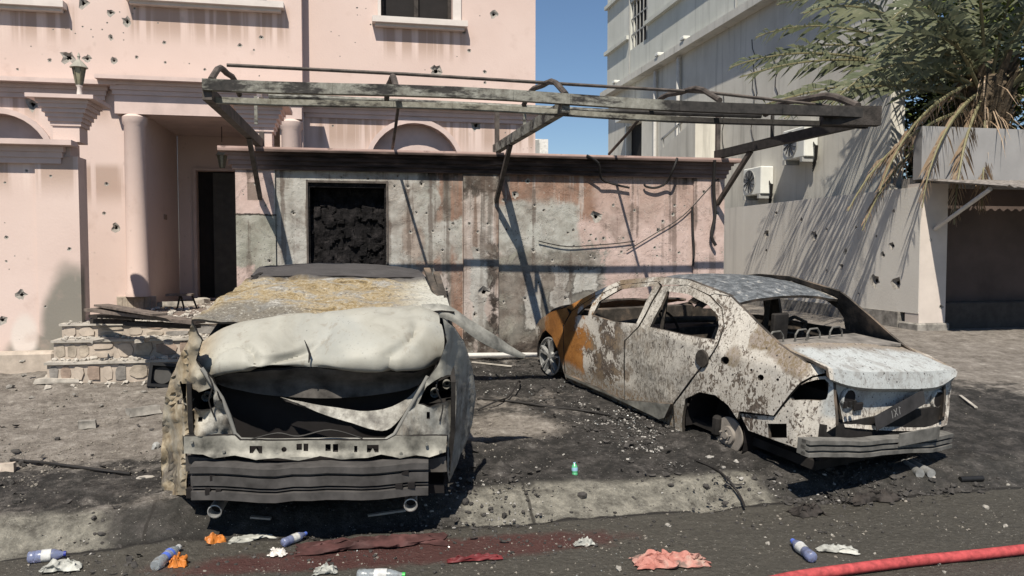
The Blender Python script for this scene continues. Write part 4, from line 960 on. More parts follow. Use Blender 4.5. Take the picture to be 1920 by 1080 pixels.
side_panel('quarter_panel', [(1341, 551), (1370, 556), (1460, 645), (1510, 680), (1552, 689), (1551, 698), (1520, 706), (1500, 717), (1478, 742), (1450, 779), (1385, 771), (1381, 786), (1364, 760), (1341, 741), (1310, 735), (1283, 748), (1273, 791), (1271, 812), (1257, 815), (1260, 760), (1333, 668), (1347, 648), (1359, 612), (1354, 578), (1333, 554)], [circ(1359, 676, 8, 10), circ(1426, 708, 6, 8), circ(1408, 694, 2.5, 6), circ(1458, 712, 3, 6)], off=0, amp=.006)
side_panel('roof_rail', [(1062, 576), (1115, 548), (1166, 525), (1232, 519), (1290, 524), (1331, 540), (1371, 555), (1341, 550), (1332, 553), (1290, 534), (1243, 534), (1232, 527), (1166, 533), (1116, 555), (1073, 582)], off=.006, thick=.05)
side_panel('sill', [(1054, 703), (1110, 731), (1168, 756), (1259, 764), (1256, 816), (1053, 716)], off=-.03, thick=.08)
side_panel('sill_moulding', [(1060, 700), (1168, 750), (1262, 757), (1247, 783), (1236, 786), (1150, 744), (1062, 707)], off=.045, thick=.05, amp=.006, mats=[M['dirtshade'], M['inner']])
side_panel('rear_corner', [(1383, 776), (1449, 782), (1477, 746), (1500, 720), (1522, 708), (1556, 704), (1562, 760), (1563, 800), (1522, 826), (1487, 841), (1396, 808)], [smooth_poly([(1474, 752), (1488, 727), (1518, 713), (1549, 711), (1550, 742), (1544, 752), (1500, 750)]), rect(1435, 795, 1470, 822)], off=-.02, amp=.008)
for px, py, r_ in ((1318, 672, 14),):
    c = taper(cv.side(px, py, .86)); MB().lathe([(.075, .006), (.07, .022), (.03, .026)], c, 'y', 16).build('fuel_flap', M['inner'], sed, 40)
for pts in (((1172, 637), (1170, 690), (1167, 752)), ((1346, 648), (1332, 669), (1296, 712), (1260, 758)), ((1057, 609), (1057, 650), (1055, 699)), ((1060, 701), (1110, 727), (1168, 752), (1260, 759))):
    MB().tube([taper(cv.side(a, b, .86))+V((0, .004, 0)) for a, b in pts], .0065, 6).build('door_seam', M['soot'], sed)
# roof
rx = [(1.98, .66, 1.01), (1.75, .64, 1.11), (1.45, .63, 1.205), (1.1, .62, 1.25), (.75, .62, 1.255), (.45, .64, 1.215), (.26, .655, 1.165)]
rows = []
for x, hw, z in rx[1:]:
    rows.append([V((x, hw-2*hw*i/8, z+.055*(1-((i-4)/4)**2))) for i in range(9)])
g_ = net(rows, 3, 4); mb = MB(); sheet(g_, .025, mb, 0, 1, .012, 3, 4, flip=True); build_raw(mb, 'roof', [M['paint'], M['inner']], sed, 60)['label'] = 'blue grey burnt roof'
# bonnet and nose
rows = [[V((x, hw-2*hw*i/6, z+.03*(1-((i-3)/3)**2))) for i in range(7)] for x, hw, z in ((2.36, .76, .83), (2.6, .76, .77), (2.85, .74, .68), (3.08, .66, .53))]
mb = MB(); sheet(net(rows, 2, 3), .02, mb, 0, 1, .02, 3, 2, flip=True); build_raw(mb, 'bonnet', [M['paint'], M['inner']], sed, 60)
MB().box((2.9, -.62, .12), (3.05, .62, .45), bev=.03).build('front_beam', M['soot'], sed)
# boot lid
T = cv.tx
deck = [[T(a, b, -.38) for a, b in ((1460, 647), (1520, 643), (1600, 644), (1660, 647), (1709, 652))],
        [T(a, b, -.62) for a, b in ((1507, 668), (1570, 670), (1640, 670), (1700, 671), (1754, 672))],
        [T(a, b, -.84) for a, b in ((1552, 690), (1610, 697), (1680, 697), (1745, 696), (1796, 692))],
        [T(a, b, -.87) for a, b in ((1557, 712), (1606, 726), (1680, 729), (1756, 726), (1793, 706))],
        [T(a, b, -.80) for a, b in ((1563, 719), (1608, 732), (1680, 735), (1752, 732), (1784, 716))],
        [T(a, b, -.79) for a, b in ((1572, 742), (1620, 750), (1680, 752), (1748, 748), (1783, 738))],
        [T(a, b, -.80) for a, b in ((1578, 775), (1625, 780), (1680, 782), (1748, 780), (1780, 768))],
        [T(a, b, -.83) for a, b in ((1585, 801), (1640, 806), (1690, 808), (1745, 806), (1775, 796))]]
mb = MB(); sheet(net(deck, 4, 3, True), .02, mb, 0, 1, .006, 5, 1, flip=True); lid = build_raw(mb, 'boot_lid', [M['paint'], M['inner']], sed, 40)
mats_d = plain('lid_recess', (.05, .042, .038), .8)
for px, py in ((1590, 746), (1757, 748)):
    c = T(px, py, -.805); MB().lathe([(.062, -.012), (.062, .01)], c, 'x', 18).build('lamp_hole', M['dark'], lid)
    MB().lathe([(.062, -.016), (.075, -.012), (.078, .005)], c, 'x', 18, cap=False).build('lamp_ring', M['paint'], lid, 50)
c = T(1609, 762, -.815); MB().box((c.x-.01, c.y-.05, c.z-.03), (c.x+.01, c.y+.05, c.z+.03), bev=.008).build('lamp_slot', M['dark'], lid)
# number plate hanging askew
pa, pb, pc_ = T(1637, 782, -.865), T(1725, 734, -.865), T(1650, 804, -.865)
u = (pb-pa).normalized(); nn = V((-1, 0, .12)); nn = (nn-u*(nn @ u)).normalized(); vv = nn.cross(u)
pm = Matrix((u, vv, nn)).transposed().to_4x4(); pm.translation = (pa+pb)/2+(pc_-pa)*.5
Lp = (pb-pa).length; npl = MB().obox(pm, (Lp*1.05, .115, .004)).build('number_plate', plain('burnt_plate', (.035, .033, .034), .5, var=.4), sed)
gm = plain('plate_mark', (.20, .195, .19), .6)
def mark(segs):
    m_ = MB()
    for (x0, y0), (x1, y1) in segs: m_.bar(pm @ V((x0, y0, .0035)), pm @ V((x1, y1, .0035)), .006, .002, up=(pm.to_3x3() @ V((0, 0, 1))))
    m_.build('plate_character', gm, npl)
mark([((-.10, -.03), (-.10, .03))]); mark([((-.075, -.03), (-.04, .03)), ((-.075, .03), (-.04, -.03))]); mark([((-.015, -.03), (-.015, .03)), ((-.015, .03), (.0, .018))])
# boot aperture, rear panel and bumper beam
ap = MB().tube([T(a, b, -.78) for a, b in ((1551, 694), (1556, 720), (1562, 760), (1572, 800), (1592, 818))], .022, 8); ap.build('boot_seal', M['soot'], sed)
MB().box((-.74, -.52, .17), (-.15, .62, .68)).build('boot_interior', M['dark'], sed)
MB().box((-.82, -.70, .20), (-.775, .74, .47)).build('rear_panel', M['soot'], sed)
zl, zr = T(1516, 843, -.93), T(1790, 826, -.93)
yl, yr = zl.y, zr.y
def beam(name, y0, z0, y1, z1, x, ribs, depth, parent, mat, bow=.05, rh=.03):
    mb = MB(); n = 14
    for (dz, h, pj) in ribs:
        pts = [V((x-bow*(1-((i-n/2)/(n/2))**2)-pj, y0+(y1-y0)*i/n, z0+(z1-z0)*i/n+dz))+V((.022*fbm(V((i*.4, z0*9, 1))), 0, .014*fbm(V((i*.33, z0*9, 5))))) for i in range(n+1)]
        vs = []
        for p in pts: vs += [p+V((0, 0, -h/2)), p+V((0, 0, h/2)), p+V((depth, 0, h/2)), p+V((depth, 0, -h/2))]
        fs = []
        for i in range(n):
            for j in range(4): a, b = i*4+j, i*4+(j+1) % 4; fs.append((a, b, b+4, a+4))
        fs += [(3, 2, 1, 0), (n*4, n*4+1, n*4+2, n*4+3)]; mb.add(vs, fs)
    return mb.build(name, mat, parent)
bm_ = beam('bumper_beam', yl, zl.z, yr, zr.z, -.93, [(.0, .026, .0), (.0445, .028, .006), (-.0445, .028, .006), (0, .11, -.03)], .07, sed, M['beam'], .06)
MB().box((-1.0, .12, zl.z-.075), (-.985, -.36, zl.z+.02)).build('beam_bracket', M['beam'], sed)
for i in range(3): MB().box((-.885, .60-.05*i, .60), (-.868, .625-.05*i, .645)).build('clip', M['soot'], sed)
# cabin
MB().box((-.1, -.72, .08), (2.3, .72, .13)).build('floor_pan', M['soot'], sed)
MB().box((2.2, -.72, .1), (2.3, .72, .80)).build('bulkhead', M['inner'], sed)
db = MB().tube([(1.85, .72, .70), (1.8, .3, .74), (1.8, -.3, .73), (1.85, -.72, .70)], .035, 8).box((1.7, -.66, .58), (2.1, .66, .66)); db.build('dashboard_frame', M['inner'], sed)
sw = Matrix.Translation((1.42, .36, .74)) @ Matrix.Rotation(R_(-62), 4, 'Y')
mb = MB().tube([sw @ V((.18*math.cos(2*math.pi*i/20), .18*math.sin(2*math.pi*i/20), 0)) for i in range(21)], .013, 6); mb.bar(sw @ V((-.17, 0, 0)), sw @ V((.17, 0, 0)), .02, .012).bar(sw @ V((0, 0, 0)), sw @ V((0, .17, 0)), .02, .012).bar(sw @ V((0, 0, 0)), (1.8, .36, .6), .03, .03); mb.build('steering_wheel', M['soot'], sed)
for y in (.37, -.37):
    s = MB().tube([(.75, y-.22, .2), (.62, y-.21, .6), (.5, y-.18, .92), (.48, y, .98), (.5, y+.18, .92), (.62, y+.21, .6), (.75, y+.22, .2)], .018, 6)
    for z, x in ((.45, .68), (.65, .6), (.8, .55)): s.tube([(x, y-.2, z), (x, y, z+.02), (x, y+.2, z)], .008, 5)
    s.tube([(.75, y-.22, .22), (1.2, y-.22, .26), (1.2, y+.22, .26), (.75, y+.22, .22)], .016, 6); s.build('seat_frame', M['inner'], sed)
c0 = cv.tx(1463, 600, .30); MB().box((.28, c0.y-.09, .72), (.33, c0.y+.09, 1.06), bev=.01).build('seat_back', M['soot'], sed)
MB().box((-.02, -.68, .12), (.06, .68, .86)).build('rear_bulkhead', M['soot'], sed)
MB().box((-.40, -.66, .868), (.06, .68, .892)).build('parcel_shelf', plain('ashy_shelf', (.17, .155, .14), .9, var=.5), sed)
for y in (.42, .12, -.02, -.30):
    MB().tube([(-.05, y+.1, .89), (-.05, y+.1, .95), (-.04, y+.06, .985), (-.03, y-.04, .985), (-.02, y-.09, .94), (-.02, y-.1, .89)], .008, 6).build('shelf_hoop', M['beam'], sed)
for y in (.7, -.7): MB().bar((1.12, y, .1), (1.06, y*.93, 1.2), .05, .03).build('door_post', M['inner'], sed)
# wheels and running gear
wc = taper(cv.side(1024, 668, .86)); wc.y = .74
def rim(c, r, name='front_wheel'):
    w_ = MB().lathe([(r, .10), (r+.012, .095), (r+.012, .085), (r-.02, .07), (r-.03, -.08), (r+.01, -.1)], c, 'y', 28, cap=False).build(name, M['alloy'], sed, 40)
    for k in range(5):
        a = 2*math.pi*k/5+.3; d = V((math.cos(a), 0, math.sin(a))); s_ = MB()
        for da in (-.16, .16):
            e = V((math.cos(a+da), 0, math.sin(a+da))); s_.bar(c+d*.04+V((0, .075, 0)), c+e*(r-.012)+V((0, .085, 0)), .02, .045, up=V((0, 1, 0)))
        s_.build('spoke', M['alloy'], w_)
    MB().lathe([(.055, .06), (.05, .09), (.02, .1)], c, 'y', 14).build('hub', M['alloy'], w_, 40)
rim(V((2.70, .74, .215)), .20); rim(V((2.70, -.74, .215)), .20)
for s in (1, -1):
    c_ = (.03, .79*s, .145); dc = MB().lathe([(.145, -.008), (.147, 0), (.145, .008)], c_, 'y', 32).lathe([(.075, .008*s), (.072, .035*s), (.05, .04*s), (.028, .04*s), (.026, .055*s), (.01, .056*s)], c_, 'y', 24)
    for k in range(5): a_ = 2*math.pi*k/5+.4; dc.tube([(c_[0]+.052*math.cos(a_), c_[1]+.038*s, c_[2]+.052*math.sin(a_)), (c_[0]+.052*math.cos(a_), c_[1]+.065*s, c_[2]+.052*math.sin(a_))], .006, 6)
    dc.build('brake_disc', M['disc'], sed, 40)
MB().box((.12, .74, .10), (.20, .84, .27), bev=.02).build('caliper', M['soot'], sed)
sh = MB().tube([(.1, .58, .06), (.2, .6, .25), (.28, .56, .42)], .03, 8); sh.build('shock_absorber', M['soot'], sed)
MB().bar((0, -.7, .14), (0, .7, .14), .06, .07).build('rear_axle', M['soot'], sed)
MB().bar((.02, .72, .13), (.34, .66, .07), .035, .05).build('trailing_arm', M['disc'], sed)
for s in (1, -1):
    v_ = [V((.2+.34*math.cos(a), s*y, .14+.33*math.sin(a))) for y in (.80, .45) for a in [math.pi*i/14-.2 for i in range(18)]]
    MB().add(v_, [(i, i+1, 19+i, 18+i) for i in range(17)]+[tuple(range(18, 36))]).build('wheel_well', M['dark'], sed)
    v_ = [V((2.72+.33*math.cos(a), s*y, .2+.33*math.sin(a))) for y in (.78, .45) for a in [math.pi*i/14-.2 for i in range(18)]]
    MB().add(v_, [(i, i+1, 19+i, 18+i) for i in range(17)]+[tuple(range(18, 36))]).build('wheel_well', M['dark'], sed)
MB().box((-.74, -.70, .10), (.0, .70, .17)).build('underbody', M['soot'], sed)

# ------------------------------------------------------------------ left car: pale saloon with swollen boot lid
def m_saloon():
    g = G('ashen_pale_paint'); p = g.ob(); x, y, z = g.xyz(p)
    n = g.noise(p, 2.6, 7, .65, .3); n2 = g.noise(p, 10, 7, .7); n3 = g.noise(p, 50, 4, .7); st = g.noise(g.sc(p, (5, 5, .6)), 1.4, 5)
    big = g.noise(p, 1.3, 5, .6, .5)
    pale = g.ramp(n, [(.25, (.21, .20, .17)), (.5, (.32, .31, .27)), (.8, (.39, .385, .345))])
    ochre = g.ramp(n2, [(.3, (.19, .13, .07)), (.55, (.36, .29, .19)), (.75, (.50, .46, .38))])
    grey = g.ramp(n2, [(.34, (.07, .064, .056)), (.48, (.19, .18, .16)), (.64, (.36, .35, .315))])
    soot = g.ramp(n2, [(.3, (.035, .03, .028)), (.7, (.10, .09, .083))])
    c = pale
    c = g.mix(g.m('MULTIPLY', g.rng(y, .56, .80), g.rng(x, -.25, -.6, .4, 1)), c, ochre)
    low = g.rng(g.m('ADD', z, g.m('MULTIPLY', g.m('SUBTRACT', n, .5), .45)), 1.0, .74)
    c = g.mix(low, c, g.mix(g.m('MULTIPLY', g.rng(y, .62, .75), .8), grey, ochre))
    c = g.mix(g.m('MULTIPLY', g.rng(n, .56, .66), g.m('MULTIPLY', low, .8)), c, soot)
    c = g.mix(g.rng(g.m('ADD', n3, g.m('MULTIPLY', n, .4)), .86, .94, 0, .5), c, soot)
    sp = g.voro(p, 9); c = g.mix(g.rng(sp, .045, .03, 0, .8), c, (.05, .045, .04))
    c = g.mix(g.m('MULTIPLY', g.rng(big, .5, .68), .55), c, (.24, .25, .24)); c = g.mix(g.rng(g.noise(g.sc(p, (2, 2, .5)), 6, 6, .7), .56, .64, 0, .5), c, (.22, .195, .16)); c = g.mix(g.rng(g.noise(p, 22, 6, .75), .60, .68, 0, .5), c, (.16, .145, .125))
    return g.fin(c, .6, 0, g.bump(g.m('ADD', n2, g.m('MULTIPLY', n3, .5)), .22, .006), .35)
def m_ashroof():
    g = G('ash_covered_glass'); p = g.ob(); x, y, z = g.xyz(p); n = g.noise(g.sc(p, (1.3, .8, 1)), 5.5, 9, .76, .7); n2 = g.noise(p, 42, 5, .75); b = g.noise(p, 1.7, 3)
    c = g.ramp(n, [(.32, (.075, .06, .04)), (.42, (.20, .145, .07)), (.50, (.30, .24, .15)), (.58, (.22, .205, .18)), (.70, (.45, .43, .39))])
    c = g.mix(g.rng(g.m('ADD', y, g.m('MULTIPLY', g.m('SUBTRACT', n, .5), .8)), -.35, -.75, 0, .85), c, (.44, .44, .40)); c = g.mix(g.m('MULTIPLY', g.blob(x, y, (-.05, .55), (.35, .45), n, .5), .8), c, (.13, .125, .115))
    c = g.mix(g.rng(n2, .56, .64, 0, .55), c, (.50, .48, .43)); c = g.mix(g.rng(n2, .46, .38, 0, .7), c, (.07, .06, .05))
    c = g.mix(g.rng(x, .78, .95), c, g.ramp(n, [(.3, (.045, .042, .042)), (.7, (.085, .08, .08))]))
    return g.fin(c, .9, 0, g.bump(g.m('ADD', n, n2), .6, .012), .2)
M['pale'] = m_saloon(); M['ash'] = m_ashroof()
lr = V((-.133, 5.95, ground_z(0, 5.95))); lf_ = lr+V((math.sin(R_(5.7)), math.cos(R_(5.7)), .105))*2.8
lc = frame_on_slope(lr, lf_, 0, 0)
sal = thing('burnt_saloon', 'burnt pale saloon seen from behind with swollen crumpled boot lid and ash covered rear window', 'car'); sal.matrix_world = lc.mat()
L_ = lc.tx
def pnet(name, rows, mats, nu=4, nv=4, amp=.01, fr=4, seed=0, th=.015, lin=False, flip=True, sm=50, ridge=0):
    g_ = net([[L_(a, b, x) for a, b, x in r] for r in rows], nu, nv, lin); mb = MB(); sheet(g_, th, mb, 0, 1, amp, fr, seed, flip, ridge); return build_raw(mb, name, mats, sal, sm)
# roof and rear window in one sagging sheet each
pnet('roof', [[(487, 500, 2.0), (540, 496, 2.0), (620, 494, 2.0), (700, 496, 2.0), (760, 502, 2.0)],
              [(482, 504, 1.4), (530, 500, 1.4), (620, 497, 1.4), (705, 499, 1.4), (785, 506, 1.4)],
              [(470, 517, .95), (530, 516, .95), (620, 517, .95), (715, 520, .95), (800, 520, .95)]], [M['ash'], M['soot']], 4, 4, .012, 4, 1)['label'] = 'dark sunken roof'
pnet('rear_window', [[(468, 518, .93), (530, 517, .93), (620, 518, .93), (715, 521, .93), (803, 522, .93)],
              [(425, 551, .55), (490, 539, .6), (620, 536, .6), (715, 538, .6), (828, 548, .55)],
              [(385, 578, .2), (470, 566, .3), (620, 560, .32), (730, 560, .3), (842, 568, .2)],
              [(359, 600, -.12), (450, 601, -.1), (560, 597, -.1), (700, 585, -.1), (852, 588, -.05)]], [M['ash'], M['soot']], 9, 9, .030, 4.5, 3, ridge=.03)
# swollen boot lid
lid = pnet('boot_lid', [[(392, 648, -.22), (440, 622, -.2), (520, 606, -.2), (600, 596, -.2), (690, 588, -.2), (770, 584, -.2), (818, 596, -.2)],
              [(378, 642, -.42), (424, 614, -.42), (490, 599, -.45), (580, 588, -.45), (690, 578, -.45), (775, 573, -.42), (822, 590, -.40)],
              [(364, 672, -.62), (418, 648, -.70), (490, 640, -.76), (576, 638, -.685), (660, 626, -.76), (770, 624, -.73), (832, 632, -.58)],
              [(366, 694, -.70), (420, 676, -.82), (490, 674, -.88), (578, 668, -.77), (660, 666, -.89), (775, 666, -.84), (830, 662, -.66)],
              [(382, 706, -.74), (428, 694, -.84), (490, 692, -.90), (577, 680, -.79), (650, 690, -.90), (775, 693, -.85), (822, 676, -.68)],
              [(390, 711, -.72), (430, 699, -.80), (490, 695, -.83), (577, 688, -.79), (660, 695, -.84), (775, 697, -.79), (819, 684, -.66)]],
              [M['pale'], M['soot']], 10, 10, .012, 3.2, 5, ridge=.034)
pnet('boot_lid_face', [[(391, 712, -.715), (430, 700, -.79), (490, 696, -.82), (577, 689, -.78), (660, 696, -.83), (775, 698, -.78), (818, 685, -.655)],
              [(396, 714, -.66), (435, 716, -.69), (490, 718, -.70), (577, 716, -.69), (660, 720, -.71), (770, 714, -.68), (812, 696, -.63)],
              [(402, 718, -.66), (440, 730, -.68), (495, 740, -.70), (575, 746, -.71), (660, 745, -.73), (765, 730, -.69), (806, 704, -.63)]], [M['sootshade'], M['soot']], 4, 4, .015, 6, 8)['label'] = 'lower face of the boot lid darkened with soot and painted shade'
lid['label'] = 'pale boot lid bulging upward with a crease in the middle'
pnet('boot_lid_flap', [[(525, 745, -.73), (585, 757, -.755), (645, 766, -.78), (705, 770, -.79), (762, 748, -.74), (798, 708, -.65)],
              [(536, 749, -.74), (600, 768, -.78), (655, 782, -.82), (712, 790, -.84), (760, 764, -.77), (790, 722, -.68)],
              [(546, 752, -.75), (610, 778, -.80), (660, 793, -.85), (716, 808, -.88), (748, 788, -.82), (778, 745, -.72)]], [M['pale'], M['soot']], 4, 4, .014, 8, 7)
MB().tube([L_(a, b, x) for a, b, x in ((571, 638, -.715), (577, 652, -.775), (581, 664, -.812), (579, 680, -.818))], [.002, .006, .008, .004], 6).build('lid_crease_shade', M['soot'], lid, 60)  # dark tube drawn along the crease in place of its shade
MB().box((-.60, -.62, .3), (-.1, .62, .95)).build('boot_interior', M['dark'], sal)
def tpanel(name, outline, holes, xf, mats, sp=10, th=.02, amp=.008, fr=6, label=None):
    vs, tr = cdt(outline, holes, sp); out = []
    for a, b in vs:
        c = L_(a, b, xf(a, b)); out.append(c+V((-1, 0, 0))*amp*(fbm(V((c.x*fr, c.y*fr*1.3, c.z*2.2)))+.25*fbm(c*fr*2)))
    tr = [t[::-1] for t in tr] if (out[tr[0][1]]-out[tr[0][0]]).cross(out[tr[0][2]]-out[tr[0][0]]).x > 0 else tr
    mb = MB(); skin(vs, tr, out, [c+V((th, 0, 0)) for c in out], mb); o = build_raw(mb, name, mats, sal, 50)
    if label: o['label'] = label
    return o
PS = [M['pale'], M['soot']]
M['rearp'] = plain('stained_rear_panel', (.24, .23, .20), .75, var=.75, scale=6, bump=.4)
xl = lambda a, b: -.25-.62*sstep(300, 372, a)-.02*math.sin(b*.11+a*.05)
tpanel('rear_corner', [(362, 602), (350, 640), (324, 700), (308, 760), (302, 830), (304, 922), (322, 930), (352, 926), (353, 876), (342, 816), (438, 816), (431, 782), (414, 746), (394, 713), (379, 700), (366, 676), (376, 640)], [[(337, 716), (372, 736), (399, 728), (400, 766), (388, 772), (348, 768)], circ(336, 755, 5, 8), rect(371, 783, 379, 791)], xl, PS, 6, .03, .06, 8, 'crumpled ochre rear corner')
xr_ = lambda a, b: -.87+.62*sstep(828, 900, a)
tpanel('rear_corner', [(830, 596), (850, 612), (870, 640), (886, 690), (893, 740), (885, 800), (862, 860), (842, 906), (838, 880), (840, 816), (742, 816), (756, 790), (790, 728), (822, 682), (838, 640)], [[(800, 724), (826, 706), (850, 703), (856, 730), (848, 752), (806, 764), (784, 758)], rect(800, 772, 806, 786)], xr_, PS, 6, .03, .045, 7)
for pts in ([(337, 716), (372, 736), (399, 728), (400, 766), (348, 768)], [(800, 724), (850, 703), (856, 730), (848, 752), (784, 758)]):
    q = [L_(a, b, -.66) for a, b in pts]; k = len(q); MB().add(q+[p+V((.25, 0, 0)) for p in q], [tuple(range(k, 2*k))]+[(i, (i+1) % k, k+(i+1) % k, k+i) for i in range(k)]).build('lamp_recess', M['soot'], sal)
for px, py, x in ((352, 752, -.80), (386, 745, -.80), (815, 738, -.80), (838, 722, -.72)):
    c = L_(px, py, x); MB().lathe([(.028, .0), (.026, .05), (.012, .05), (.010, .02)], c, 'x', 12, cap=False).build('lamp_socket', M['dirtshade'], sal, 40)
for pts in (((388, 700, -.86), (398, 724, -.885), (392, 752, -.88), (402, 782, -.875)), ((826, 700, -.82), (818, 728, -.86), (830, 760, -.85), (824, 790, -.87)), ((470, 824, -.90), (520, 812, -.91), (560, 818, -.91), (620, 806, -.905), (680, 822, -.90))):
    MB().tube(net([[L_(*q) for q in pts]], 5, 1)[0], .005, 5).build('wiring', M['wire'], sal)
for px, py in ((360, 828), (420, 846), (520, 850), (660, 851), (752, 850), (800, 832), (826, 846)):
    c = L_(px, py, -.905); MB().lathe([(.010, -.012), (.010, 0)], c, 'x', 8).build('bolt', M['dirtshade'], sal)
# rear panel with slots, beam, exhausts
slots = [[(468, 836), (492, 836), (492, 850), (486, 850), (480, 841), (474, 850), (468, 850)], [(556, 832), (566, 832), (566, 844), (556, 844)], [(569, 832), (578, 832), (578, 846), (569, 846)], [(610, 833), (620, 833), (620, 846), (610, 846)], [(624, 833), (634, 833), (634, 848), (624, 848)], [(688, 834), (710, 834), (710, 848), (703, 848), (699, 840), (694, 848), (688, 848)], circ(533, 842, 5, 10), rect(664, 836, 670, 848)]
tpanel('rear_panel', [(345, 818), (440, 817), (450, 826), (725, 826), (742, 817), (838, 818), (836, 848), (805, 858), (780, 853), (750, 860), (715, 852), (690, 858), (640, 862), (600, 855), (560, 864), (520, 858), (480, 862), (440, 854), (400, 860), (380, 852), (345, 850)], slots, lambda a, b: -.90-.03*sstep(846, 858, b), [M['rearp'], M['soot']], 7, .03, .010)
tpanel('lower_panel', [(348, 856), (440, 864), (600, 868), (780, 864), (836, 856), (838, 885), (348, 885)], [[(386, 873), (392, 868), (440, 868), (444, 873), (440, 878), (392, 878)], [(726, 870), (732, 865), (780, 865), (784, 870), (780, 876), (732, 876)]], lambda a, b: -.865, [M['sootshade'], M['soot']], 9, .03, .02)
MB().tube([L_(a, b, -.86) for a, b in ((378, 690), (394, 714), (416, 746), (430, 780), (440, 812), (452, 824), (520, 826), (620, 824), (722, 825), (740, 814), (754, 790), (778, 748), (802, 706))], .013, 8).build('boot_seal', plain('seal_grey', (.20, .195, .18), .7), sal, 60)
a0, a1 = L_(355, 908, -1.0), L_(803, 905, -1.0)
zt_, zb_ = L_(580, 877, -1.03).z, L_(580, 940, -1.03).z; hh = zt_-zb_
bb = beam('bumper_beam', a0.y, (zt_+zb_)/2, a1.y, (zt_+zb_)/2, -.97, [(hh*.40, hh*.19, .012), (hh*.06, hh*.28, .004), (-hh*.37, hh*.24, .012), (hh*.255, hh*.035, -.005), (-hh*.165, hh*.04, -.005), (0, hh*.96, -.04)], .08, sal, M['beam2'], .05)
for px, py, w_, h_ in ((397, 898, 5, 6), (759, 887, 7, 6), (388, 924, 5, 6), (409, 924, 5, 6), (748, 913, 7, 5), (771, 912, 7, 6)):
    c = L_(px, py, -1.01); d = w_/FPX*4.6; e = h_/FPX*4.6; xx = -.97-.05*(1-((c.y-(a0.y+a1.y)/2)/((a0.y-a1.y)/2))**2)-(.0145 if py != 898 and py != 887 else .0065); MB().box((xx, c.y-d, c.z-e), (xx+.03, c.y+d, c.z+e)).build('beam_slot', M['dark'], bb)
MB().box((-.95, -.62, .22), (-.3, .62, .27)).build('under_tray', plain('under_tray_metal', (.12, .115, .11), .7), sal)
for px, py in ((403, 958), (770, 946)):
    c = L_(px, py, -.95); MB().lathe([(.038, .35), (.040, .0), (.043, -.01), (.037, -.012), (.034, .0), (.033, .12)], c, 'x', 18, cap=False).build('exhaust_tip', M['alloy'], sal, 40)
for px, py in ((403, 958), (770, 946)):
    c = L_(px, py, -.95); MB().lathe([(.033, .06), (.001, .061)], c, 'x', 14, cap=False).build('exhaust_bore', M['dark'], sal)
MB().box((-.80, -.80, .16), (3.4, .80, .22)).build('underbody', M['dark'], sal)
# flanks
body = [(-.80, .22), (-.42, .22)]+[(-.02+.38*math.cos(a), .28+.38*math.sin(a)) for a in [math.pi*(1-i/10) for i in range(11)]]+[(.5, .2), (2.3, .2)]+[(2.72+.38*math.cos(a), .28+.38*math.sin(a)) for a in [math.pi*(1-i/10) for i in range(11)]]+[(3.3, .25), (3.55, .5), (3.5, .78), (2.4, .98), (.0, 1.05), (-.62, 1.04), (-.82, .9)]
for s in (1, -1):
    vs, tr = cdt(body, [], .09)
    f_ = lambda a, b, d: V((a, s*(.90-.05*((b-.7)/.5)**2-.10*sstep(2.6, 3.5, a)-.03*sstep(-.3, -.8, a)-(.10*sstep(.8, -.3, a) if s > 0 else 0)+.012*fbm(V((a*3, b*5, s)))-d), b))
    o1 = [f_(a, b, 0) for a, b in vs]; i1 = [f_(a, b, .03) for a, b in vs]; mb = MB(); skin(vs, tr if s < 0 else [t[::-1] for t in tr], o1, i1, mb); build_raw(mb, 'body_side', PS, sal, 50)
    # side of the cabin: rear pillar, opening, front pillar
    gh = [(.0, 1.0), (2.3, .95), (1.75, 1.30), (.95, 1.33), (.4, 1.18)]; op = [(.45, 1.03), (2.05, 1.0), (1.65, 1.24), (.95, 1.27), (.68, 1.18)]
    vs, tr = cdt(gh, [op], .12); f_ = lambda a, b, d: V((a, s*(.86-.42*(b-1.0)-d), b))
    mb = MB(); skin(vs, tr if s < 0 else [t[::-1] for t in tr], [f_(a, b, 0) for a, b in vs], [f_(a, b, .04) for a, b in vs], mb); build_raw(mb, 'cabin_side', PS, sal, 50)
    MB().lathe([(.22, .09), (.2, .08), (.19, -.09), (.21, -.1)], (0, s*.72, .24), 'y', 22).build('wheel', M['soot'], sal, 40)
    MB().lathe([(.22, .09), (.2, .08), (.19, -.09), (.21, -.1)], (2.72, s*.72, .24), 'y', 22).build('wheel', M['soot'], sal, 40)
rows = [[V((x, hw-2*hw*i/6, z+.03*(1-((i-3)/3)**2))) for i in range(7)] for x, hw, z in ((2.3, .78, 1.0), (2.8, .78, .95), (3.3, .7, .85), (3.5, .6, .7))]
mb = MB(); sheet(net(rows, 2, 3), .02, mb, 0, 1, .02, 3, 2, flip=True); build_raw(mb, 'bonnet', PS, sal, 60)
# torn sheet metal flap sticking out to the right, own shade put into its grey
pnet('torn_panel', [[(790, 571, .05), (838, 572, .0), (880, 598, .05), (930, 630, .12), (972, 658, .2), (985, 664, .22)],
                    [(792, 582, -.02), (842, 588, -.06), (884, 616, -.02), (930, 645, .08), (970, 664, .18), (984, 668, .21)],
                    [(800, 590, -.02), (846, 602, -.06), (890, 634, -.02), (930, 656, .08), (968, 669, .18), (983, 672, .21)]], [M['dirtshade'], M['soot']], 4, 4, .006, 6, 9)['label'] = 'torn metal flap sticking out towards the garden wall'
for a, b in (((800, 505, .9), (822, 560, .45)), ((818, 512, .9), (834, 566, .4))): MB().bar(L_(*a), L_(*b), .05, .03).build('pillar_strip', M['inner'], sal)
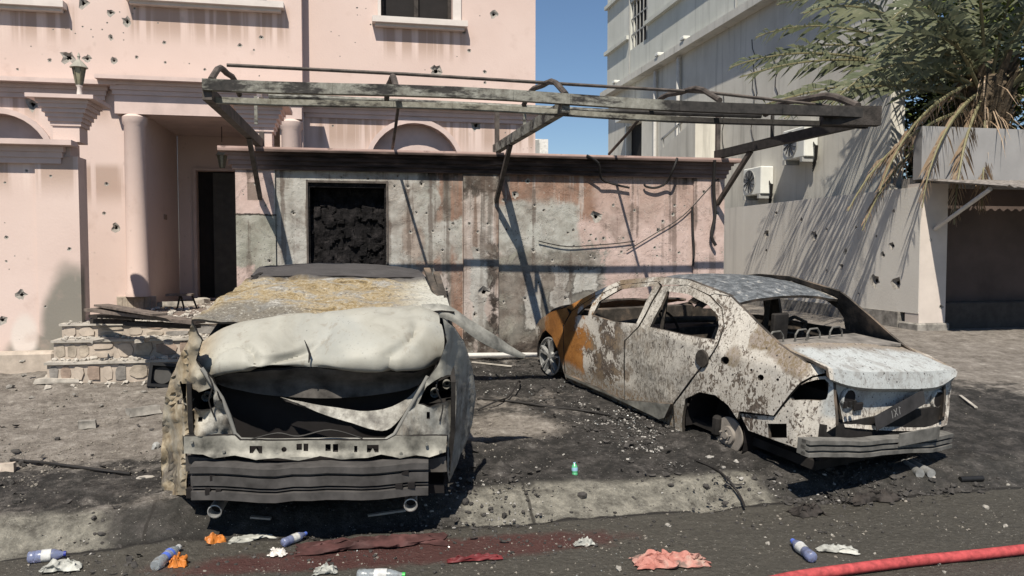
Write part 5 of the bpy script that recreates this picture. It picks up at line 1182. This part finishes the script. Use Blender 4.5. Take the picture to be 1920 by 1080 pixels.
# ================================================================== debris and litter
def chunk(r, sx, sy, sz, seed):
    bm = bmesh.new(); bmesh.ops.create_icosphere(bm, subdivisions=1, radius=1)
    rr = random.Random(seed)
    vs = [V((v.co.x*sx, v.co.y*sy, v.co.z*sz))*rr.uniform(.65, 1.15) for v in bm.verts]; fs = [[v.index for v in f.verts] for f in bm.faces]; bm.free(); return vs, fs
def scatter(name, n, spots, sizes, mat, seed, flat=.6, label=None, cat_='debris', lift=.3, glint=None):
    """spots: (x, y, rx, ry, weight) on the ground, or surface function"""
    r = random.Random(seed); mb = MB(); tot = sum(s[4] for s in spots)
    shapes = [chunk(1, 1, r.uniform(.6, 1), flat, seed*10+i) if glint is None else None for i in range(6)]
    tet = ([V((1, 0, -.3)), V((-.5, .9, -.3)), V((-.6, -.7, -.3)), V((.1, 0, .5))], [(0, 1, 3), (1, 2, 3), (2, 0, 3), (0, 2, 1)])
    for i in range(n):
        k = r.uniform(0, tot)
        for s in spots:
            k -= s[4]
            if k <= 0: break
        x = r.gauss(s[0], s[2]*.5); y = r.gauss(s[1], s[3]*.5); sz = sizes[0]+(sizes[1]-sizes[0])*r.random()**3.5
        if y > 9.2 or (y > 8.6 and x < -1.1): continue
        vs, fs = (r.choice(shapes) if sz > .014 and glint is None else tet)
        m_ = Matrix.Rotation(r.uniform(0, 6.28), 3, 'Z') @ Matrix.Rotation(r.uniform(-.5, .5), 3, 'X'); c = V((x, y, ground_z(x, y)+sz*lift))
        mb.add([c+(m_ @ v)*sz for v in vs], fs)
    o = mb.build(name, mat, None); o['kind'] = 'stuff'; return tag(o, label, cat_)
M['rubblem'] = plain('dusty_pebble', (.30, .28, .25), .95, var=.4, scale=20)
M['ashc'] = plain('ash_lumps', (.05, .046, .043), .95, var=.7, scale=20, world=True)
M['ashl'] = plain('pale_ash', (.30, .285, .265), .95, var=.4, scale=20, world=True)
M['glassb'] = plain('broken_glass', (.34, .36, .36), .25, var=.3, scale=20, world=True, spec=.6)
M['dirtc'] = plain('dusty_gravel', (.20, .18, .155), .95, var=.5, scale=20, world=True)
scatter('charred_debris', 11000, [(.3, 5.2, 1.5, .5, 2), (2.6, 6.4, .6, .8, 3), (2.2, 7.6, .6, 1.6, 2.5), (3.4, 5.4, 1.2, .35, 2), (-1.2, 5.25, .4, .5, 2.5), (1.2, 8.7, 2, .6, 1.5), (1.4, 4.7, 4, .5, 2), (3.4, 5.15, 1, .2, 1)], (.003, .018), M['ashc'], 71, label='black ash lumps and burnt crumbs spread round the cars')
scatter('pale_ash', 2600, [(2.7, 6.05, .45, .5, 4), (2.35, 6.9, .5, .9, 3), (-1.15, 5.2, .35, .4, 2), (.9, 5.4, .5, .4, 1), (1.6, 8.3, 1, .8, 1), (3.3, 5.3, 1.0, .3, 1)], (.003, .018), M['ashl'], 72, label='pale ash flakes heaped under the white sedan sill')
scatter('glass_shards', 1100, [(2.75, 6.0, .35, .4, 4), (2.4, 6.8, .5, .8, 3), (-1.2, 5.2, .3, .35, 3), (1.9, 8.0, .8, 1, 2), (1.5, 4.6, 3.5, .4, 1)], (.003, .010), M['glassb'], 73, label='tiny glass shards glinting in the ash', glint=1)
scatter('gravel', 9000, [(-2.4, 7.6, 1.6, 1.6, 4), (-2, 6.3, 1.8, .9, 3), (1.4, 4.6, 5, .7, 2), (4.5, 8, 2, 2, 1.5), (.9, 6.6, 1, .8, 1)], (.003, .015), M['dirtc'], 74, label='dusty gravel and grit scattered over the driveway')
# rubble one could pick up
def rock(name, label, cat_, p, s, mat, seed, grp=None, rot=0, sq=.5):
    r = random.Random(seed); bm = bmesh.new(); flat = s[0] > .11
    if flat:
        bmesh.ops.create_cube(bm, size=1); bmesh.ops.subdivide_edges(bm, edges=bm.edges[:], cuts=3, use_grid_fill=True)
        sh = [r.uniform(-.35, .35) for _ in range(4)]
        for v in bm.verts:
            c = v.co.copy(); c.x += sh[0]*c.y+sh[1]*abs(c.y)*c.x; c.y += sh[2]*c.x*.5
            v.co = V((c.x*s[0], c.y*s[1], c.z*s[2])); v.co += V((c.x, c.y, c.z*.6))*min(s)*.55*fbm(V((c.x*2.2+seed, c.y*2.2, c.z)))
    else:
        bmesh.ops.create_icosphere(bm, subdivisions=2, radius=.5)
        for v in bm.verts:
            c = v.co.copy(); k = 1+.55*fbm(c*2.6+V((seed*3.1, 0, 0)))
            q = V((round(c.x*3.2)/3.2, round(c.y*3.2)/3.2, round(c.z*3.2)/3.2)); c = c.lerp(q, .35)*k
            v.co = V((c.x*s[0], c.y*s[1], c.z*s[2]))
    zmin = min(v.co.z for v in bm.verts)
    vs = [v.co-V((0, 0, zmin*.85)) for v in bm.verts]; fs = [[v.index for v in f.verts] for f in bm.faces]; bm.free()
    o = obj(name, vs, fs, mat, smooth=28); o.location = p; o.rotation_euler = (r.uniform(-.12, .12), r.uniform(-.12, .12), rot); return tag(o, label, cat_, grp)
def G_(px, py): return onG(px, py)
rock('rubble_block', 'white broken kerb block lying at the foot of the steps, far left', 'rubble', G_(105, 692), (.28, .12, .10), M['rubble'], 1, rot=.1)
rock('rubble_slab', 'flat pale slab on the dirt in front of the steps', 'rubble', G_(118, 715), (.34, .22, .05), M['rubble'], 2, rot=.3)
rock('rubble_block', 'long pale lump of broken kerb against the left wall foot', 'rubble', G_(30, 680), (.5, .16, .12), M['rubble'], 3, rot=.05)
rock('stone', 'pinkish stone at the left edge of the driveway', 'stone', G_(12, 884), (.12, .09, .06), M['mortar'], 4)
rock('stone', 'small pale stone left of the pale saloon bumper', 'stone', G_(272, 898), (.10, .04, .03), M['rubble'], 5, rot=.4)
rock('stone', 'round grey stone beside the crumpled left corner of the saloon', 'stone', G_(292, 842), (.06, .06, .06), M['acg'], 6)
rock('stone', 'dark lump of cement on the dirt left of the saloon', 'stone', G_(165, 802), (.14, .09, .06), M['rubble2'], 7)
rock('stone', 'large dark cement lump left of the burnt saloon nearer the steps', 'stone', G_(270, 778), (.22, .10, .07), M['rubble2'], 8, rot=.2)
D1 = ['grey stone in the dust nearest the charred square housing', 'small grey stone in the dust at the left, below the wall foot', 'grey stone in the dust above the dark cement lump', 'flat grey stone right under the lowest step', 'biggest of the grey stones in the dust at the far left', 'grey stone in the dust midway between steps and dark cement lump', 'tiny grey stone in the dust left of the dark cement lump', 'small grey stone beside the one nearest the charred housing', 'grey stone just below the long pale kerb lump', 'small grey stone just right of the flat pale slab']
for i, (px, py, s) in enumerate([(270, 737, .05), (60, 748, .06), (190, 762, .05), (230, 700, .07), (20, 728, .08), (140, 742, .05), (90, 790, .04), (235, 735, .04), (45, 706, .06), (180, 728, .045)]):
    rock('stone', D1[i], 'stone', G_(px, py), (s, s*.8, s*.5), M['rubble2'], 20+i, 'stones in the dust before the steps', rot=i)
D2 = ['pale pebble on the road beside the dusty white scrap', 'pale pebble on the road left of the blue bottle', 'largest pale pebble at the right edge of the road', 'pebble highest on the right, near the black pipe', 'pale pebble at the right edge just above the red hose', 'pale pebble at the bottom edge left of the pink cloth', 'pale pebble on the road just under the kerb above the pink cloth', 'tiny pebble on the road right of the long grey scrap', 'tiny pebble on the road just above the blue bottle', 'tiny pebble next to the one left of the blue bottle', 'pebble below the red hose, nearer its middle', 'pebble below the red hose at the very bottom edge']
for i, (px, py, s) in enumerate([(1100, 1025, .05), (1440, 1022, .045), (1848, 954, .06), (1890, 912, .04), (1885, 990, .05), (1160, 1070, .05), (1252, 988, .05), (1640, 1040, .03), (1560, 1005, .03), (1435, 1010, .03), (1760, 1060, .04), (1770, 1075, .03)]):
    rock('stone', D2[i], 'stone', G_(px, py), (s*.8, s*.6, s*.5), M['rubblem'], 40+i, 'pebbles on the road', rot=i)
D3 = ['largest pale ash lump in front of the bare brake disc', 'pale ash lump close under the bare brake disc', 'pale ash lump right of the brake disc under the sedan tail', 'pale ash lump under the rear end of the sedan sill', 'small pale ash lump left of the rear wheel arch', 'small ash lump lowest on the driveway by the black cable', 'small ash lump below the brake disc by the cable', 'small ash lump furthest left along the sedan sill']
for i, (px, py, s) in enumerate([(1330, 862, .07), (1345, 848, .05), (1380, 870, .05), (1300, 835, .05), (1270, 838, .04), (1390, 900, .04), (1356, 880, .045), (1240, 842, .04)]):
    rock('ash_lump', D3[i], 'ash lump', G_(px, py), (s, s*.7, s*.6), M['ashl'], 60+i, 'ash lumps by the rear wheel', rot=i*.7)
# rubble and timber in the entry
def ES(px, py, z): return onZ(px, py, z)
for i, (px, py, z, s, lb) in enumerate([(296, 553, 1.03, (.12, .10, .12), 'white cube of broken plaster standing in the porch'), (350, 558, 1.03, (.5, .3, .07), 'broad white slab of fallen plaster on the porch floor'), (410, 548, 1.03, (.35, .3, .10), 'heap of white plaster at the porch door side'), (330, 575, 1.03, (.4, .2, .07), 'pale broken slab in front of the porch rubble'), (180, 641, .88, (.14, .08, .03), 'thin pale slab lying on the middle step, leftmost'), (267, 641, .88, (.14, .08, .03), 'thin pale slab lying on the middle step, centre'), (316, 644, .88, (.12, .08, .03), 'thin pale slab lying on the middle step near the saloon'), (380, 570, 1.03, (.25, .15, .08), 'grey plaster block behind the saloon roof corner')]):
    rock('plaster_slab', lb, 'rubble', ES(px, py, z), s, M['rubble'], 80+i, rot=.3*i)
def plank(label, a, b, w_, h_, mat='ashwood', grp='charred planks heaped on the entry landing'):
    o = MB().bar(a, b, w_, h_).build('plank', M[mat], None); return tag(o, label, 'plank', grp)
plank('long charred plank sloping from the gate pillar to the saloon', ES(172, 580, 1.20), ES(372, 604, 1.12), .18, .03)
plank('second burnt plank under the sloping one on the landing', ES(175, 592, 1.12), ES(330, 598, 1.12), .12, .03, 'char')
plank('thin black batten low on the landing beside the pillar', ES(172, 602, 1.06), ES(250, 603, 1.06), .06, .05, 'char')
plank('grey splintered board crossing the plank heap', ES(190, 572, 1.24), ES(300, 590, 1.20), .15, .02)
plank('black board end near the saloon rear pillar', ES(240, 606, 1.07), ES(368, 612, 1.06), .14, .04, 'char')
plank('dark bar leaning at the porch wall behind the plaster', ES(300, 525, 1.22), ES(322, 545, 1.1), .05, .03)
t = thing('broken_stool', 'small broken stool frame standing among the porch rubble', 'stool', ES(338, 580, 1.03))
MB().box((-.16, -.1, .18), (.16, .1, .205)).build('seat', M['ashwood'], t)
MB().bar((-.04, 0, 0), (.0, 0, .18), .02, .02).build('leg', M['char'], t); MB().bar((.05, 0, 0), (.01, 0, .18), .02, .02).build('leg', M['char'], t); MB().bar((.2, .05, -.0), (.14, .05, .18), .02, .02).build('leg', M['char'], t)
# charred square housing left of the saloon
p = G_(302, 726); t = thing('speaker_housing', 'charred square housing with a round grey cone beside the saloon', 'speaker', p, (R_(-12), R_(8), R_(14)))
MB().box((-.13, -.02, 0), (-.10, .09, .24)).box((.10, -.02, 0), (.13, .09, .24)).box((-.0999, -.02, 0), (.0999, .09, .03)).box((-.0999, -.02, .21), (.0999, .09, .24)).box((-.0999, .06, .03), (.0999, .09, .21)).build('housing', M['black'], t)
MB().lathe([(.085, .02), (.075, .03), (.03, .05), (.02, .04)], (0, 0, .12), 'y', 20).build('cone', plain('dark_cone', (.06, .058, .056), .7), t, 40)
# bottles
def bottle(label, a, b, r, body, capc, lab, grp='plastic bottles thrown on the road', crush=0):
    a, b = V(a), V(b); d = b-a; L = d.length; t = thing('plastic_bottle', label, 'bottle', a, group=grp); t.rotation_euler = d.to_track_quat('Z', 'Y').to_euler()
    w_ = lambda k: r*(1-crush*abs(fbm(V((k*7, r*90, a.x)))))
    MB().lathe([(r*.75, 0), (w_(1), .04*L), (w_(2), .18*L), (r*.93, .2*L), (w_(3), .22*L), (w_(4), .38*L), (r*.94, .55*L), (w_(5), .68*L), (r*.72, .8*L), (r*.38, .92*L), (r*.36, .94*L)], n=14).build('body', body, t, 60)
    MB().lathe([(r*.46, .935*L), (r*.46, L), (r*.3, L+.001)], n=12).build('cap', capc, t, 40)
    if lab: MB().lathe([(w_(4)*1.03+.001, .36*L), (w_(4)*1.05+.001, .50*L), (w_(5)*1.03+.001, .62*L)], n=14, cap=False).build('wrapper', lab, t, 40)
def pet(name, col, tr=.75):
    g = G(name); n = g.noise(g.ob(), 25, 5, .7); return g.fin(g.mix(g.rng(n, .5, .65, 0, .6), (*col,), (.30, .27, .23)), g.mix(n, (.15,)*3, (.5,)*3), 0, g.bump(n, .4, .004), .5, Transmission_Weight=tr)
P_clear = pet('pet_clear', (.70, .76, .80)); P_blue = pet('pet_blue', (.42, .48, .75), .7)
C_blue = plain('cap_blue', (.03, .045, .28), .35); C_white = plain('label_white', (.48, .48, .47), .6, var=.4, scale=20); C_green = plain('cap_green', (.05, .38, .08), .35); C_lb = plain('label_blue', (.08, .14, .50), .4)
def B2(px, py, z): return onZ(px, py, z)
bottle('clear bottle with white label and blue cap lying at the far left of the road', B2(52, 1045, .034), B2(124, 1038, .03), .034, P_blue, C_blue, C_white)
bottle('crushed clear bottle with blue label leaning near the orange wrapper', B2(290, 1062, .035), B2(336, 1025, .05), .036, P_clear, C_white, C_lb, crush=.5)
bottle('small bottle with blue cap under the saloon bumper', B2(530, 1018, .03), B2(574, 1000, .03), .026, P_blue, C_lb, C_white)
bottle('deep blue bottle lying on the road near the red hose', B2(1524, 1046, .035), B2(1486, 1014, .035), .034, P_blue, C_lb, C_white, crush=.3)
bottle('clear bottle with green cap at the bottom edge of the road', B2(670, 1078, .03), B2(760, 1078, .03), .032, P_clear, C_green, C_white)
p = G_(1078, 893); bottle('small upright bottle with green base on the driveway between the cars', p+V((0, 0, .005)), p+V((0, .015, .10)), .022, plain('green_pet', (.10, .40, .20), .2, spec=.6), plain('pale_blue_cap', (.28, .45, .60), .4), plain('pale_blue_label', (.25, .42, .55), .4), None)
def crumple(name, label, cat_, p, size, mat, seed, nu=16, nv=10, h=.06, rot=0):
    r = random.Random(seed); rows = []
    for j in range(nv):
        row = []
        for i in range(nu):
            a, b = i/(nu-1)-.5, j/(nv-1)-.5; q = V((a*3, b*3, seed))
            e = max(0, 1-(abs(a*2))**3)*max(0, 1-(abs(b*2))**3)
            row.append(V((a*size[0]+.25*size[1]*fbm(q*1.5), b*size[1]+.3*size[1]*fbm(q*1.5+V((9, 2, 0))), .012+h*e*(.7+1.2*abs(fbm(q*2.2+V((0, 5, 0))))))))
        rows.append(row)
    mb = MB(); sheet(net(rows, 2, 2), .004, mb, 0, 0); o = build_raw(mb, name, [mat], None, 35); o.location = p; o.rotation_euler = (0, 0, rot); return tag(o, label, cat_)
def m_cloth():
    g = G('pink_cloth'); p = g.ob(); n = g.noise(p, 9, 6, .7, .5); x, y, z = g.xyz(p)
    c = g.ramp(n, [(.35, (.33, .125, .10)), (.52, (.44, .205, .17)), (.68, (.42, .32, .265))])
    c = g.mix(g.rng(g.noise(p, 5, 4), .58, .64), c, (.19, .13, .11))
    return g.fin(c, .8, 0, g.bump(n, .8, .02), .2)
M['cloth'] = m_cloth(); M['orange'] = plain('orange_wrap', (.46, .155, .03), .45, var=.35, scale=18, bump=.5); M['paper'] = plain('white_paper', (.66, .62, .57), .7, var=.2); M['greyp'] = plain('grey_scrap', (.36, .36, .33), .7, var=.5, scale=12)
crumple('crumpled_cloth', 'crumpled pink and brown cloth lying on the road in front of the cars', 'cloth', G_(1258, 1058), (.44, .17), M['cloth'], 3, 30, 16, .045, -.1)
crumple('orange_wrapper', 'orange crumpled wrapper just below the saloon bumper', 'wrapper', G_(402, 1020), (.125, .07), M['orange'], 5, h=.05, rot=.2)
crumple('orange_wrapper', 'orange crumpled wrapper touching the crushed bottle', 'wrapper', G_(335, 1063), (.09, .08), M['orange'], 6, h=.05)
crumple('white_paper', 'torn white paper scrap below the bumper of the saloon', 'paper', G_(520, 1043), (.10, .06), M['paper'], 7, h=.03, rot=-.5)
crumple('grey_scrap', 'long ragged grey scrap beside the blue bottle', 'scrap', G_(1570, 1036), (.24, .06), M['greyp'], 8, h=.03, rot=-.4)
crumple('grey_scrap', 'grey flattened carton at the bottom left of the road', 'scrap', G_(115, 1070), (.2, .09), M['greyp'], 9, h=.04)
crumple('grey_scrap', 'pale ragged scrap at the bottom left of centre', 'scrap', G_(610, 1076), (.13, .07), M['greyp'], 10, h=.03)
crumple('grey_scrap', 'dusty white scrap on the road left of the pink cloth', 'scrap', G_(1095, 1024), (.13, .04), M['greyp'], 13, h=.03)
crumple('scorched_cardboard', 'scorched grey cardboard sheet under the edge of the saloon', 'cardboard', G_(470, 1012), (.26, .10), M['greyp'], 11, h=.012, rot=.3)
crumple('reddish_sheet', 'flattened dark red burnt sheet on the road below the saloon', 'plastic sheet', G_(700, 1022), (.9, .18), plain('dark_red_sheet', (.062, .027, .025), .75, var=.6, scale=9, bump=.5), 12, 30, 10, .03, 0)
crumple('red_scrap', 'torn red plastic strip on the road at the right end of the dark sheet', 'plastic scrap', G_(890, 1052), (.32, .05), plain('red_plastic', (.13, .022, .024), .6, var=.5, scale=9), 14, h=.02)
crumple('charred_rag', 'charred rag heaped at the kerb under the sedan', 'rag', G_(1640, 940), (.42, .12), M['char'], 15, 24, 10, .06, .1)
crumple('charred_rag', 'black burnt lump by the kerb left of the charred rag', 'rag', G_(1515, 965), (.22, .14), M['char'], 16, 16, 10, .05, .1)
# hose
hp = [onZ(1380, 1108, .03), onZ(1480, 1083, .035), onZ(1600, 1066, .035), onZ(1720, 1051, .035), onZ(1830, 1040, .035), onZ(1950, 1027, .035), onZ(2100, 1012, .035), onZ(2300, 995, .035)]
mb = MB().tube(net([hp], 6, 1)[0], .030, 12); tag(mb.build('fire_hose', plain('red_hose', (.36, .058, .060), .8, var=.4, scale=26), None, 60), 'thick red hose crossing the bottom right corner of the road', 'hose')
def gcab(label, pts, r, mat='wire', cat_='cable'):
    q = [G_(a, b)+V((0, 0, r+h)) for a, b, h in pts]; o = MB().tube(net([q], 4, 1)[0], r, 6).build('cable', M[mat], None, 60); return tag(o, label, cat_)
gcab('black cable snaking over the kerb in front of the sedan', [(1290, 862, .01), (1325, 878, .02), (1350, 890, .01), (1370, 912, .02), (1388, 938, .02), (1396, 960, .03)], .009)
gcab('thin black cable across the driveway between the two cars', [(895, 750, .0), (960, 757, .01), (1030, 765, .0), (1100, 775, .01), (1180, 788, 0)], .012)
gcab('curled wire on the driveway right of the saloon', [(895, 770, .0), (930, 764, .05), (955, 750, .03), (972, 735, .1), (975, 722, .02)], .008)
gcab('black stick lying on the dirt at the left', [(20, 868, .01), (80, 873, .01), (150, 882, .01), (245, 894, .01)], .012)
for lb, a, b, r in (('black pipe lying on the road right of the sedan', (1800, 905), (1842, 903), .022),):
    p, q = G_(*a)+V((0, 0, .025)), G_(*b)+V((0, 0, .025)); tag(MB().tube([p, q], r, 10).build('pipe', M['black'], None, 40), lb, 'pipe')
t = thing('exhaust_pipe', 'pale twin exhaust tips fallen on the ground under the sedan', 'exhaust', G_(1738, 895))
MB().tube([(-.06, 0, .03), (.0, .28, .04)], .035, 12).build('pipe', M['alloy'], t, 40); MB().tube([(.03, -.01, .03), (.06, .28, .04)], .035, 12).build('pipe', M['alloy'], t, 40)
for i, (a, b, lb) in enumerate((((1800, 745), (1830, 768), 'small pale stick on the lit ground at the right'), ((470, 975), (508, 978), 'thin pale metal strip under the saloon, left one'), ((690, 972), (760, 962), 'thin bright metal strip under the saloon, right one'), ((885, 682), (960, 690), 'splintered pale batten at the foot of the garden wall'))):
    tag(MB().bar(G_(*a)+V((0, 0, .02)), G_(*b)+V((0, 0, .02)), .03, .012).build('metal_strip' if i in (1, 2) else 'stick', M['rubble'], None), lb, 'strip' if i in (1, 2) else 'stick')

# crumbs of plaster on the steps, the landing and the porch floor
r = random.Random(91); mb = MB(); shp = [chunk(1, 1, r.uniform(.5, 1), .55, 700+i) for i in range(6)]
for i in range(1500):
    x = r.uniform(-2.95, -1.1); y = r.choice((r.uniform(8.5, 9.25), r.gauss(9.6, .35), r.uniform(9.6, 12.5)))
    if y > 11.2 and not -2.5 < x < -1.0: continue
    z = ground_z(x, y) if y < 8.72 else .68 if y < 8.92 else .88 if y < 9.17 else 1.03
    if -2.75 < x and r.random() < .25: x = r.gauss(-1.9, .5)
    sz = .006+.045*r.random()**4; vs, fs = r.choice(shp); m_ = Matrix.Rotation(r.uniform(0, 6.28), 3, 'Z') @ Matrix.Rotation(r.uniform(-.6, .6), 3, 'X')
    mb.add([V((x, y, z+sz*.3))+(m_ @ v)*sz for v in vs], fs)
o = mb.build('plaster_rubble', M['rubble'], None); tag(o, 'pale plaster crumbs strewn over the entry steps and porch floor', 'rubble', kind='stuff')

# larger burnt crumbs and curled flakes of metal and plastic round the wrecks
r = random.Random(123); mb = MB(); shp = [chunk(1, r.uniform(.8, 1.4), r.uniform(.5, 1), r.uniform(.3, .8), 900+i) for i in range(8)]
SP = [(-1.15, 5.25, .35, .45), (2.6, 6.2, .45, .7), (2.2, 7.4, .4, 1.2), (3.3, 5.35, .9, .25), (.9, 5.6, .4, .6), (.4, 8.6, 1.4, .35), (3.6, 5.1, .8, .12), (-2.4, 6.4, .9, .9)]
for i in range(520):
    q = r.choice(SP); x, y = r.gauss(q[0], q[2]*.6), r.gauss(q[1], q[3]*.6)
    if y > 9.1 or (y > 8.6 and x < -1.1): continue
    sz = .012+.035*r.random()**3; m_ = Matrix.Rotation(r.uniform(0, 6.28), 3, 'Z') @ Matrix.Rotation(r.uniform(-.9, .9), 3, 'X'); vs, fs = r.choice(shp)
    mb.add([V((x, y, ground_z(x, y)+sz*.3))+(m_ @ v)*sz for v in vs], fs)
for i in range(260):
    q = r.choice(SP); x, y = r.gauss(q[0], q[2]*.7), r.gauss(q[1], q[3]*.7); L = r.uniform(.02, .07); w_ = L*r.uniform(.3, .8); m_ = Matrix.Rotation(r.uniform(0, 6.28), 3, 'Z') @ Matrix.Rotation(r.uniform(-.4, .4), 3, 'Y')
    if y > 9.1 or (y > 8.6 and x < -1.1): continue
    c = V((x, y, ground_z(x, y)+.012)); k = r.uniform(.1, .5)
    pts = [c+m_ @ V((L*(u_-.5), w_*(v_-.5)*(1-.3*u_), k*L*(u_-.5)**2*2+.1*L*v_)) for u_ in (0, .33, .66, 1) for v_ in (0, 1)]
    mb.add(pts, [(0, 1, 3, 2), (2, 3, 5, 4), (4, 5, 7, 6)])
tag(mb.build('burnt_fragments', M['ashc'], None), 'larger black crumbs and curled burnt flakes lying close to both wrecks', 'debris', kind='stuff')
